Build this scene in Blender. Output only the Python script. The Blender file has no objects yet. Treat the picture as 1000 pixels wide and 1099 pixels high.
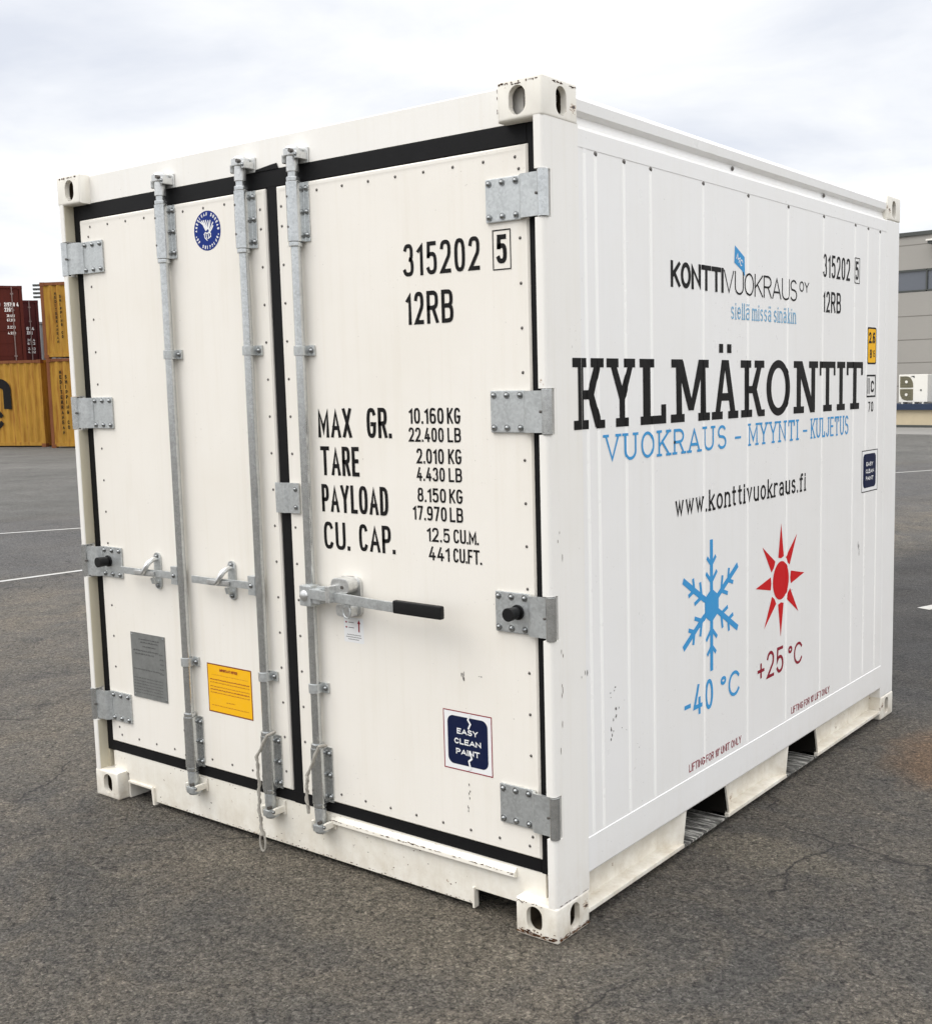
import bpy, bmesh, math, random
from math import radians as R, sin, cos, pi
from mathutils import Vector, Matrix
random.seed(7)
S = bpy.context.scene
C = S.collection
# ------------------------------------------------------------------ camera
cam_d = bpy.data.cameras.new("camera"); cam = bpy.data.objects.new("camera", cam_d); C.objects.link(cam)
cam.location = (1.95717, -2.71088, 1.71259)
M = (Matrix.Rotation(R(36.03007), 4, 'Z') @ Matrix.Rotation(R(83.35645), 4, 'X') @ Matrix.Rotation(R(-1.10912), 4, 'Z'))
cam.rotation_euler = M.to_euler()
cam_d.sensor_fit = 'HORIZONTAL'; cam_d.sensor_width = 36; cam_d.lens = 36 * 1.22955
cam_d.shift_x = -0.08577; cam_d.shift_y = 0.0076
cam_d.clip_start = 0.05; cam_d.clip_end = 3000
S.camera = cam
S.render.resolution_x = 931; S.render.resolution_y = 1024
# ------------------------------------------------------------------ world + sun
SUN_AZ, SUN_EL = R(222), R(52)          # azimuth from +Y clockwise, i.e. low left in front of the doors
w = bpy.data.worlds.new("World"); S.world = w; w.use_nodes = True
nt = w.node_tree; nt.nodes.clear()
OFX, OFY = 7.7, 4.2
def N(nt, t, **k):
    n = nt.nodes.new(t)
    for a, b in k.items():
        if hasattr(n, a): setattr(n, a, b)
        else: n.inputs[a.replace('_', ' ')].default_value = b
    return n
def mth(nt, op, a, b=None, c=None, clamp=False):
    n = nt.nodes.new('ShaderNodeMath'); n.operation = op; n.use_clamp = clamp
    for i, v in enumerate((a, b, c)):
        if v is None: continue
        if isinstance(v, (int, float)): n.inputs[i].default_value = v
        else: nt.links.new(v, n.inputs[i])
    return n.outputs[0]
def mixc(nt, fac, a, b, mode='MIX'):
    n = nt.nodes.new('ShaderNodeMix'); n.data_type = 'RGBA'; n.blend_type = mode
    for s, v in ((n.inputs[0], fac), (n.inputs[6], a), (n.inputs[7], b)):
        if isinstance(v, (int, float)): s.default_value = v
        elif isinstance(v, (tuple, list)): s.default_value = (*v[:3], 1)
        else: nt.links.new(v, s)
    return n.outputs[2]
def ramp(nt, v, stops):
    n = nt.nodes.new('ShaderNodeValToRGB'); cr = n.color_ramp
    while len(cr.elements) < len(stops): cr.elements.new(.5)
    for e, (p, c) in zip(cr.elements, stops):
        e.position = p; e.color = (c, c, c, 1) if isinstance(c, (int, float)) else (*c, 1)
    nt.links.new(v, n.inputs[0]); return n.outputs[0]
def noise(nt, vec, scale, detail=4, rough=.5, dist=0):
    n = N(nt, 'ShaderNodeTexNoise'); n.inputs['Scale'].default_value = scale
    n.inputs['Detail'].default_value = detail; n.inputs['Roughness'].default_value = rough
    n.inputs['Distortion'].default_value = dist
    if vec is not None: nt.links.new(vec, n.inputs['Vector'])
    return n.outputs[0]
sky = N(nt, 'ShaderNodeTexSky', sky_type='NISHITA', sun_disc=False, sun_elevation=SUN_EL, sun_rotation=SUN_AZ)
tc = N(nt, 'ShaderNodeTexCoord')
sx = N(nt, 'ShaderNodeSeparateXYZ'); nt.links.new(tc.outputs['Generated'], sx.inputs[0])
z = sx.outputs[2]
zc = mth(nt, 'ADD', mth(nt, 'MAXIMUM', z, 0), .18)
cx = N(nt, 'ShaderNodeCombineXYZ')
nt.links.new(mth(nt, 'DIVIDE', sx.outputs[0], zc), cx.inputs[0]); nt.links.new(mth(nt, 'DIVIDE', sx.outputs[1], zc), cx.inputs[1])
of = N(nt, 'ShaderNodeVectorMath', operation='ADD'); nt.links.new(cx.outputs[0], of.inputs[0]); of.inputs[1].default_value = (OFX, OFY, 0)
n1 = noise(nt, of.outputs[0], 1.25, 7, .55, .3)
cl = ramp(nt, n1, [(.44, 0), (.68, 1)])
cloud = mixc(nt, cl, (9.3, 9.35, 9.45), (6.8, 7.1, 7.8))
grad = ramp(nt, z, [(.30, 0), (.75, 1)])
cloud = mixc(nt, grad, cloud, (25, 25, 25.6))
full = mixc(nt, .92, sky.outputs[0], cloud)
bg = N(nt, 'ShaderNodeBackground'); bg.inputs['Strength'].default_value = .1
nt.links.new(full, bg.inputs['Color'])
wo = N(nt, 'ShaderNodeOutputWorld'); nt.links.new(bg.outputs[0], wo.inputs[0])
sd = bpy.data.lights.new("sun", 'SUN'); so = bpy.data.objects.new("sun", sd); C.objects.link(so)
sd.energy = 1.0; sd.angle = R(38); sd.color = (1, .95, .86)
tosun = Vector((sin(SUN_AZ) * cos(SUN_EL), cos(SUN_AZ) * cos(SUN_EL), sin(SUN_EL)))
so.rotation_euler = tosun.to_track_quat('Z', 'Y').to_euler(); so.location = tosun * 50
S.view_settings.view_transform = 'Standard'; S.view_settings.look = 'None'
S.view_settings.gamma = 1; S.view_settings.exposure = 0.25
# ------------------------------------------------------------------ materials
def mat(name):
    m = bpy.data.materials.new(name); m.use_nodes = True
    return m, m.node_tree, m.node_tree.nodes['Principled BSDF']
def obco(nt): return N(nt, 'ShaderNodeTexCoord').outputs['Object']
def bump(nt, b, h, strength=.3, dist=.002):
    n = N(nt, 'ShaderNodeBump'); n.inputs['Strength'].default_value = strength; n.inputs['Distance'].default_value = dist
    nt.links.new(h, n.inputs['Height']); nt.links.new(n.outputs[0], b.inputs['Normal'])
def plain(name, col, rough=.5, metal=0, var=.12, scale=9, bmp=0, spec=None):
    m, nt, b = mat(name); co = obco(nt)
    n = noise(nt, co, scale, 5, .6)
    lo = tuple(c * (1 - var) for c in col); hi = tuple(min(1, c * (1 + var)) for c in col)
    nt.links.new(mixc(nt, n, lo, hi), b.inputs['Base Color'])
    b.inputs['Roughness'].default_value = rough; b.inputs['Metallic'].default_value = metal
    if spec is not None: b.inputs['Specular IOR Level'].default_value = spec
    if bmp: bump(nt, b, noise(nt, co, scale * 12, 3), .4, bmp)
    return m
def paint(name, col, dirt=.3, chips=.0, low=0.0, rough=.38):
    m, nt, b = mat(name); co = obco(nt)
    dirtc = (col[0] * .72, col[1] * .66, col[2] * .52)
    big = ramp(nt, noise(nt, co, 2.3, 6, .6), [(.42, 0), (.8, 1)])
    # vertical streaks
    mp = N(nt, 'ShaderNodeMapping'); mp.inputs['Scale'].default_value = (26, 26, 1.1); nt.links.new(co, mp.inputs[0])
    st = ramp(nt, noise(nt, mp.outputs[0], 1.6, 4, .6), [(.5, 0), (.78, 1)])
    f = mth(nt, 'MULTIPLY', mth(nt, 'ADD', mth(nt, 'MULTIPLY', big, .6), mth(nt, 'MULTIPLY', st, .5)), dirt, clamp=True)
    c = mixc(nt, f, col, dirtc)
    # fine speckle of grime
    sp = ramp(nt, noise(nt, co, 95, 2, .5), [(.70, 0), (.76, 1)])
    sp2 = ramp(nt, noise(nt, co, 3.1, 2, .5), [(.5, 0), (.65, 1)])
    c = mixc(nt, mth(nt, 'MULTIPLY', mth(nt, 'MULTIPLY', sp, sp2), .35), c, (.16, .13, .10))
    if low:
        sz = N(nt, 'ShaderNodeSeparateXYZ'); g = N(nt, 'ShaderNodeNewGeometry'); nt.links.new(g.outputs['Position'], sz.inputs[0])
        lw = ramp(nt, sz.outputs[2], [(0, 1), (.24, 0)])
        ln = ramp(nt, noise(nt, co, 14, 6, .7), [(.35, 0), (.7, 1)])
        c = mixc(nt, mth(nt, 'MULTIPLY', mth(nt, 'MULTIPLY', lw, ln), low), c, (.36, .27, .15))
    if chips:
        ch = noise(nt, co, 21, 8, .74, .4); mk = noise(nt, co, 5, 2, .5)
        s = mth(nt, 'ADD', ch, mth(nt, 'MULTIPLY', mk, .35))
        t = .98 - chips * .16
        m1 = ramp(nt, s, [(t - .03, 0), (t - .012, 1)]); m2 = ramp(nt, s, [(t, 0), (t + .015, 1)])
        c = mixc(nt, mth(nt, 'MULTIPLY', m1, .8), c, (.30, .16, .07)); c = mixc(nt, m2, c, (.05, .035, .03))
    nt.links.new(c, b.inputs['Base Color']); b.inputs['Roughness'].default_value = rough
    rr = mth(nt, 'ADD', mth(nt, 'MULTIPLY', noise(nt, co, 8, 4), .25), rough - .12); nt.links.new(rr, b.inputs['Roughness'])
    h = mth(nt, 'ADD', mth(nt, 'MULTIPLY', noise(nt, co, 1.7, 3), 1.0), mth(nt, 'MULTIPLY', noise(nt, co, 160, 2), .05))
    bump(nt, b, h, .5, .006)
    return m
Mt = {}
Mt['cream'] = paint('warm-lit white door paint', (.82, .785, .715), .22, 0, .35)  # cream tint holds the warm light on the front; one paint with the side
Mt['side'] = paint('cool-lit white side paint', (.825, .818, .795), .16, 0, .4, .32)  # same paint kept cooler, sky light of the side in its tint
Mt['frame'] = paint('white frame paint', (.83, .812, .765), .22, .35, .5, .40)
Mt['seam'] = paint('bright white seam paint', (.93, .92, .885), .05, 0, .1, .3)  # seam strips in a brighter white than the side panel
Mt['shadetan'] = paint('shade-toned recess paint', (.60, .555, .43), .45, .1, .4, .5)  # recess walls painted tan to carry the shade that falls there
Mt['worn'] = paint('worn white paint', (.81, .78, .70), .38, .75, .6, .45)
Mt['sill'] = paint('chipped sill paint', (.82, .79, .71), .32, .55, .42, .45)
def galv(name, col, metal=.75, rough=.42, bm_=.25, scr=.4, rv_=.2):
    m, nt, b = mat(name); co = obco(nt)
    v = N(nt, 'ShaderNodeTexVoronoi'); v.inputs['Scale'].default_value = 130; nt.links.new(co, v.inputs['Vector'])
    sv = N(nt, 'ShaderNodeSeparateColor'); nt.links.new(v.outputs['Color'], sv.inputs[0])
    a = mth(nt, 'ADD', mth(nt, 'MULTIPLY', sv.outputs[0], .3), mth(nt, 'MULTIPLY', noise(nt, co, 16, 6, .7), .7))
    c = ramp(nt, a, [(.2, tuple(x * .78 for x in col)), (.55, col), (.9, tuple(min(1, x * 1.18) for x in col))])
    sc = ramp(nt, noise(nt, co, 38, 5, .75), [(.62, 0), (.72, 1)])
    c = mixc(nt, mth(nt, 'MULTIPLY', sc, scr), c, (.16, .155, .14))
    nt.links.new(c, b.inputs['Base Color']); b.inputs['Metallic'].default_value = metal
    nt.links.new(mth(nt, 'ADD', mth(nt, 'MULTIPLY', a, rv_), rough - rv_ / 2), b.inputs['Roughness'])
    bump(nt, b, noise(nt, co, 60, 3, .5), bm_, .001); return m
Mt['galv'] = galv('galvanised steel', (.56, .58, .575), .66, .38)
Mt['bar'] = galv('smooth galvanised tube', (.60, .615, .61), .85, .20, .01, .06, .04)
Mt['bolt'] = galv('bolt steel', (.30, .31, .31), .9, .28)
Mt['zinc'] = galv('cast zinc', (.66, .665, .65), .75, .32, .1, .2, .1)
Mt['rivet'] = plain('rivet steel', (.13, .12, .11), .45, .6)
Mt['rubber'] = plain('black rubber', (.007, .007, .0075), .6, 0, .3, 20, .0006, .15)
Mt['grip'] = plain('black grip', (.006, .006, .0065), .45, 0, .3, 40, spec=.3)
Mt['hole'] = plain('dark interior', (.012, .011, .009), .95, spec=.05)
def ink(name, col, fade=.25, wear=0.0):
    m, nt, b = mat(name); co = obco(nt)
    n = noise(nt, co, 30, 6, .7)
    c = mixc(nt, ramp(nt, n, [(.4, 0), (.8, 1)]), col, tuple(x + (.5 - x) * fade * .35 for x in col))
    nt.links.new(c, b.inputs['Base Color']); b.inputs['Roughness'].default_value = .5; b.inputs['Specular IOR Level'].default_value = .12
    return m
Mt['black'] = ink('black lettering', (.008, .0075, .0075), .06)
Mt['blue'] = ink('light blue lettering', (.055, .30, .60), .08)
Mt['palblue'] = ink('pale blue lettering', (.19, .42, .62), .3)
Mt['red'] = ink('red lettering', (.55, .012, .015), .04)
Mt['dred'] = ink('dark red lettering', (.26, .015, .03), .06)
Mt['navy'] = ink('navy sticker', (.007, .012, .045), .03)
Mt['absblue'] = ink('blue emblem', (.01, .03, .19), .03)
Mt['yellow'] = ink('yellow sticker', (.86, .46, .012), .1)
Mt['white'] = ink('white sticker', (.80, .80, .79), .1)
Mt['brown'] = ink('brown border', (.22, .06, .02))
Mt['plate'] = plain('grey data plate', (.21, .215, .205), .5, .35, .3, 40)
Mt['platetext'] = ink('plate print', (.045, .045, .045))
Mt['rope'] = plain('old rope', (.33, .31, .27), .9, 0, .35, 150, .001)
Mt['scuff'] = plain('scuff', (.11, .10, .09), .7, 0, .5, 60)
Mt['line'] = paint('road line paint', (.36, .36, .345), 1.0, .9, 0, .7)
def cont_paint(name, col, rust=.5):
    m, nt, b = mat(name); co = obco(nt)
    mp = N(nt, 'ShaderNodeMapping'); mp.inputs['Scale'].default_value = (5, 5, .5); nt.links.new(co, mp.inputs[0])
    st = ramp(nt, noise(nt, mp.outputs[0], 1.8, 6, .7), [(.45, 0), (.72, 1)])
    c = mixc(nt, noise(nt, co, 1.2, 5, .6), tuple(x * .72 for x in col), tuple(x * 1.25 for x in col))
    c = mixc(nt, mth(nt, 'MULTIPLY', st, rust), c, (col[0] * .45 + .02, col[1] * .25 + .01, .012))
    r2 = ramp(nt, noise(nt, co, 4.5, 8, .8), [(.62, 0), (.68, 1)])
    c = mixc(nt, mth(nt, 'MULTIPLY', r2, rust), c, (.09, .03, .012))
    nt.links.new(c, b.inputs['Base Color']); b.inputs['Roughness'].default_value = .75; b.inputs['Specular IOR Level'].default_value = .2
    return m
Mt['cyellow'] = cont_paint('yellow container paint', (.41, .225, .035), .95)
Mt['crust'] = cont_paint('rusty post paint', (.20, .075, .03), .8)
Mt['cred'] = cont_paint('oxide red container paint', (.078, .014, .009), .6)
Mt['cred2'] = cont_paint('dark red container paint', (.055, .008, .008), .5)
Mt['cgrey'] = cont_paint('grey container paint', (.42, .43, .43), .3)
Mt['rod'] = plain('dull rod steel', (.22, .16, .15), .6, .3)
Mt['clad'] = plain('grey facade cladding', (.315, .300, .272), .6, 0, .05, .6)
Mt['trim'] = plain('dark trim', (.055, .06, .055), .5)
Mt['joint'] = plain('panel joint', (.17, .16, .14), .7)
m, nt, b = mat('facade glass'); b.inputs['Base Color'].default_value = (.10, .11, .13, 1); b.inputs['Roughness'].default_value = .12
b.inputs['Specular IOR Level'].default_value = .8
bump(nt, b, noise(nt, obco(nt), .9, 3), .2, .02); Mt['glass'] = m
Mt['acwhite'] = plain('enamelled casing', (.78, .76, .70), .4, 0, .05)
Mt['grille'] = plain('fan grille', (.16, .145, .09), .5, .2, .3, 30)
Mt['bluesteel'] = plain('blue painted steel', (.012, .026, .06), .5, 0, .4, 8)
Mt['beige'] = plain('beige block wall', (.52, .44, .30), .8, 0, .12, 3)
Mt['mastgrey'] = plain('galvanised mast', (.45, .46, .47), .5, .3)
m, nt, b = mat('scraped steel'); co = obco(nt); Mt['streak'] = m
mp = N(nt, 'ShaderNodeMapping'); mp.inputs['Scale'].default_value = (2.5, 26, 10); nt.links.new(co, mp.inputs[0])
nt.links.new(ramp(nt, noise(nt, mp.outputs[0], 2.2, 8, .75, .8), [(.42, (.02, .019, .016)), (.52, (.14, .135, .12)), (.60, (.75, .73, .66))]), b.inputs['Base Color'])
b.inputs['Roughness'].default_value = .6; bump(nt, b, noise(nt, mp.outputs[0], 2.2, 8, .75), .8, .01)
Mt['pave'] = plain('pale concrete', (.19, .185, .17), .9, 0, .2, .7)
# asphalt
m, nt, b = mat('asphalt'); Mt['asphalt'] = m
co = obco(nt)
geo = N(nt, 'ShaderNodeSeparateXYZ'); nt.links.new(co, geo.inputs[0])
def linemask(px, py, dx, dy, wdt, wob=.5):          # signed distance to a line, softened with noise
    L = math.hypot(dx, dy); nx, ny = -dy / L, dx / L
    d = mth(nt, 'ADD', mth(nt, 'MULTIPLY', geo.outputs[0], nx), mth(nt, 'MULTIPLY', geo.outputs[1], ny))
    d = mth(nt, 'SUBTRACT', d, px * nx + py * ny)
    d = mth(nt, 'ADD', d, mth(nt, 'MULTIPLY', mth(nt, 'SUBTRACT', noise(nt, co, .9, 4), .5), wob))
    return ramp(nt, mth(nt, 'ADD', mth(nt, 'DIVIDE', d, wdt), .5), [(0, 0), (1, 1)])
def blob(px, py, rx, ry, wob=.8):
    a = mth(nt, 'DIVIDE', mth(nt, 'SUBTRACT', geo.outputs[0], px), rx); c_ = mth(nt, 'DIVIDE', mth(nt, 'SUBTRACT', geo.outputs[1], py), ry)
    d = mth(nt, 'SQRT', mth(nt, 'ADD', mth(nt, 'MULTIPLY', a, a), mth(nt, 'MULTIPLY', c_, c_)))
    d = mth(nt, 'ADD', d, mth(nt, 'MULTIPLY', mth(nt, 'SUBTRACT', noise(nt, co, 3.5, 6, .7), .5), wob))
    return ramp(nt, d, [(.6, 1), (1.05, 0)])
v1 = N(nt, 'ShaderNodeTexVoronoi'); v1.inputs['Scale'].default_value = 120; v1.inputs['Randomness'].default_value = 1; nt.links.new(co, v1.inputs['Vector'])
v2 = N(nt, 'ShaderNodeTexVoronoi'); v2.inputs['Scale'].default_value = 320; nt.links.new(co, v2.inputs['Vector'])
sc1 = N(nt, 'ShaderNodeSeparateColor'); nt.links.new(v1.outputs['Color'], sc1.inputs[0])
sc2 = N(nt, 'ShaderNodeSeparateColor'); nt.links.new(v2.outputs['Color'], sc2.inputs[0])
wear = ramp(nt, noise(nt, co, .7, 8, .66, .6), [(.36, 0), (.64, 1)])
dust = ramp(nt, noise(nt, co, 1.7, 9, .72, .9), [(.42, 0), (.62, 1)])
oil = ramp(nt, noise(nt, co, 1.05, 7, .7, 1.2), [(.56, 0), (.68, 1)])
base = mixc(nt, wear, (.132, .127, .122), (.205, .188, .165))
base = mixc(nt, mth(nt, 'MULTIPLY', dust, .65), base, (.270, .235, .190))
base = mixc(nt, mth(nt, 'MULTIPLY', oil, .55), base, (.090, .087, .088))
farl = linemask(-13.55, 5.42, .457, .889, .9, .7)     # beyond the road on the left: old pale asphalt
road = mth(nt, 'MULTIPLY', linemask(-7.9, 3.3, .457, .889, 2.5, 1.5), mth(nt, 'SUBTRACT', 1, farl))
base = mixc(nt, mth(nt, 'MULTIPLY', road, .75), base, (.138, .140, .148))
old = mixc(nt, ramp(nt, noise(nt, co, .35, 8, .7), [(.35, 0), (.65, 1)]), (.145, .142, .128), (.225, .218, .198))
base = mixc(nt, farl, base, old)
dk = blob(-.6, 6.6, 1.9, 4.6, .5)
base = mixc(nt, mth(nt, 'MULTIPLY', dk, .85), base, (.052, .052, .056))
br = blob(.60, 2.50, .48, .62, .7)
base = mixc(nt, br, base, (.27, .18, .115))
d2 = blob(-.62, -.08, 1.05, .34, 1.3)
base = mixc(nt, mth(nt, 'MULTIPLY', d2, .55), base, (.300, .265, .212))
d3 = blob(.22, 1.0, .42, .16, 1.5)
base = mixc(nt, mth(nt, 'MULTIPLY', d3, .55), base, (.31, .275, .215))
agg = ramp(nt, mth(nt, 'ADD', mth(nt, 'MULTIPLY', sc1.outputs[0], .75), mth(nt, 'MULTIPLY', sc2.outputs[0], .25)), [(.12, .55), (.5, .9), (.8, 1.2), (.95, 1.9)])
base = mixc(nt, .85, base, agg, 'MULTIPLY')
flk = ramp(nt, noise(nt, co, 24, 8, .78, 1.6), [(.37, .15), (.45, .85), (.56, 1.05), (.68, 1.55)])
base = mixc(nt, .85, base, flk, 'MULTIPLY')
pit = ramp(nt, noise(nt, co, 60, 6, .75, 1.2), [(.39, .25), (.5, 1), (.62, 1.4)])
base = mixc(nt, .8, base, pit, 'MULTIPLY')
base = mixc(nt, mth(nt, 'SUBTRACT', 1, farl), base, (1.04, 1.02, .955), 'MULTIPLY')
# cracks
v3 = N(nt, 'ShaderNodeTexVoronoi', feature='DISTANCE_TO_EDGE'); v3.inputs['Scale'].default_value = .42
wv = N(nt, 'ShaderNodeVectorMath', operation='ADD'); nn = N(nt, 'ShaderNodeTexNoise'); nn.inputs['Scale'].default_value = 2.2; nn.inputs['Detail'].default_value = 6
nt.links.new(co, nn.inputs['Vector'])
sc = N(nt, 'ShaderNodeVectorMath', operation='SCALE'); sc.inputs['Scale'].default_value = .5; nt.links.new(nn.outputs['Color'], sc.inputs[0])
nt.links.new(co, wv.inputs[0]); nt.links.new(sc.outputs[0], wv.inputs[1]); nt.links.new(wv.outputs[0], v3.inputs['Vector'])
cr = ramp(nt, v3.outputs['Distance'], [(.0008, 1), (.004, 0)])
crm = ramp(nt, noise(nt, co, .8, 3), [(.44, 0), (.52, 1)])
base = mixc(nt, mth(nt, 'MULTIPLY', mth(nt, 'MULTIPLY', cr, crm), .8), base, (.02, .02, .02))
nt.links.new(base, b.inputs['Base Color'])
rg = ramp(nt, noise(nt, co, 1.3, 5, .6), [(.3, .62), (.7, .92)]); nt.links.new(rg, b.inputs['Roughness'])
b.inputs['Specular IOR Level'].default_value = .35
hh = mth(nt, 'ADD', mth(nt, 'MULTIPLY', v1.outputs['Distance'], -1.4), mth(nt, 'ADD', mth(nt, 'MULTIPLY', noise(nt, co, 60, 6, .75, 1.2), 1.8), mth(nt, 'MULTIPLY', noise(nt, co, 24, 8, .78, 1.6), 3.4)))
hh = mth(nt, 'SUBTRACT', hh, mth(nt, 'MULTIPLY', mth(nt, 'MULTIPLY', cr, crm), .35))
bump(nt, b, hh, 1.0, .016)

# ------------------------------------------------------------------ mesh helpers
class MB:
    """collects shapes into one bmesh; materials by slot"""
    def __init__(self): self.bm = bmesh.new(); self.mats = []
    def slot(self, m):
        if m not in self.mats: self.mats.append(m)
        return self.mats.index(m)
    def merge(self, bm2, m, xf=None):
        i = self.slot(m)
        if xf is not None: bmesh.ops.transform(bm2, matrix=xf, verts=bm2.verts)
        for f in bm2.faces: f.material_index = i
        me = bpy.data.meshes.new('tmp'); bm2.to_mesh(me); bm2.free(); self.bm.from_mesh(me); bpy.data.meshes.remove(me)
    def box(self, m, x0, x1, y0, y1, z0, z1, bev=0, seg=2):
        b2 = bmesh.new(); bmesh.ops.create_cube(b2, size=1)
        bmesh.ops.transform(b2, verts=b2.verts, matrix=Matrix.Translation(((x0 + x1) / 2, (y0 + y1) / 2, (z0 + z1) / 2)) @ Matrix.Diagonal((abs(x1 - x0), abs(y1 - y0), abs(z1 - z0), 1)))
        if bev: bmesh.ops.bevel(b2, geom=list(b2.edges), offset=bev, segments=seg, affect='EDGES', profile=.6)
        self.merge(b2, m)
    def cyl(self, m, p, q, r, r2=None, n=20, bev=0):
        p = Vector(p); q = Vector(q); d = q - p; L = d.length
        b2 = bmesh.new(); bmesh.ops.create_cone(b2, cap_ends=True, segments=n, radius1=r, radius2=r if r2 is None else r2, depth=L)
        if bev:
            es = [e for e in b2.edges if any(len(f.verts) > 4 for f in e.link_faces)]
            bmesh.ops.bevel(b2, geom=es, offset=bev, segments=2, affect='EDGES', profile=.6)
        xf = Matrix.Translation((p + q) / 2) @ d.to_track_quat('Z', 'Y').to_matrix().to_4x4()
        self.merge(b2, m, xf)
    def prism(self, m, poly, axis, a, b_, bev=0):
        """poly: 2D points; axis 'x': (y,z), 'y': (x,z), 'z': (x,y)"""
        b2 = bmesh.new(); f3 = {'x': lambda u, v, t: (t, u, v), 'y': lambda u, v, t: (u, t, v), 'z': lambda u, v, t: (u, v, t)}[axis]
        A = [b2.verts.new(f3(u, v, a)) for u, v in poly]; B = [b2.verts.new(f3(u, v, b_)) for u, v in poly]
        n = len(poly)
        for i in range(n): b2.faces.new((A[i], A[(i + 1) % n], B[(i + 1) % n], B[i]))
        b2.faces.new(A[::-1]); b2.faces.new(B)
        bmesh.ops.recalc_face_normals(b2, faces=b2.faces)
        if bev: bmesh.ops.bevel(b2, geom=list(b2.edges), offset=bev, segments=2, affect='EDGES', profile=.6)
        self.merge(b2, m)
    def dome(self, m, p, nrm, r, h, n=10):
        b2 = bmesh.new(); bmesh.ops.create_uvsphere(b2, u_segments=n, v_segments=6, radius=1)
        bmesh.ops.delete(b2, geom=[v for v in b2.verts if v.co.z < -.1], context='VERTS')
        nrm = Vector(nrm)
        xf = Matrix.Translation(Vector(p)) @ nrm.to_track_quat('Z', 'Y').to_matrix().to_4x4() @ Matrix.Diagonal((r, r, h, 1))
        self.merge(b2, m, xf)
    def bolt(self, m, p, nrm, r):
        p = Vector(p); nrm = Vector(nrm).normalized()
        self.cyl(m, p, p + nrm * r * .25, r * 1.15, n=14)
        self.dome(m, p + nrm * r * .2, nrm, r * .85, r * .8)
    def tube(self, m, pts, r, n=8, flat=None):
        pts = [Vector(p) for p in pts]; b2 = bmesh.new(); rings = []
        up = Vector((0, 0, 1))
        prev = None
        for i, p in enumerate(pts):
            t = (pts[min(i + 1, len(pts) - 1)] - pts[max(i - 1, 0)]).normalized()
            if prev is None:
                a = t.cross(Vector((0, 1, 0)))
                if a.length < .1: a = t.cross(Vector((1, 0, 0)))
            else: a = prev - t * prev.dot(t)
            a.normalize(); bb = t.cross(a); prev = a
            rr = r[i] if isinstance(r, (list, tuple)) else r
            rings.append([b2.verts.new(p + a * cos(2 * pi * k / n) * rr + bb * sin(2 * pi * k / n) * rr) for k in range(n)])
        for i in range(len(rings) - 1):
            for k in range(n): b2.faces.new((rings[i][k], rings[i][(k + 1) % n], rings[i + 1][(k + 1) % n], rings[i + 1][k]))
        b2.faces.new(rings[0][::-1]); b2.faces.new(rings[-1])
        bmesh.ops.recalc_face_normals(b2, faces=b2.faces); self.merge(b2, m)
    def strap(self, m, pts, th, z0, z1, bev=0):
        """flat bar bent along a path in x,y and extruded in z"""
        L = []; Rr = []
        for i, p in enumerate(pts):
            p = Vector(p); a = Vector(pts[max(i - 1, 0)]); c = Vector(pts[min(i + 1, len(pts) - 1)])
            t = (c - a).normalized(); n_ = Vector((-t.y, t.x)); L.append(p + n_ * th / 2); Rr.append(p - n_ * th / 2)
        self.prism(m, [tuple(v) for v in L + Rr[::-1]], 'z', z0, z1, bev)
    def build(self, name, parent=None, smooth=True, label=None, xf=None, angle=35):
        me = bpy.data.meshes.new(name); self.bm.to_mesh(me); self.bm.free()
        for m in self.mats: me.materials.append(Mt[m])
        if smooth:
            me.polygons.foreach_set('use_smooth', [True] * len(me.polygons)); me.set_sharp_from_angle(angle=R(angle))
        o = bpy.data.objects.new(name, me); C.objects.link(o)
        if smooth: md = o.modifiers.new('normals', 'WEIGHTED_NORMAL'); md.keep_sharp = True; md.weight = 100
        if parent: o.parent = parent
        if xf is not None: o.matrix_local = xf
        if label: o['label'] = label
        return o
def thing(name, label, cat, loc=(0, 0, 0), rz=0, group=None):
    o = bpy.data.objects.new(name, None); C.objects.link(o); o.empty_display_size = .3
    o.location = loc; o.rotation_euler = (0, 0, rz); o['label'] = label; o['category'] = cat
    if group: o['group'] = group
    return o
def tag(o, label, cat, group=None):
    o['label'] = label; o['category'] = cat
    if group: o['group'] = group
    return o
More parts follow.
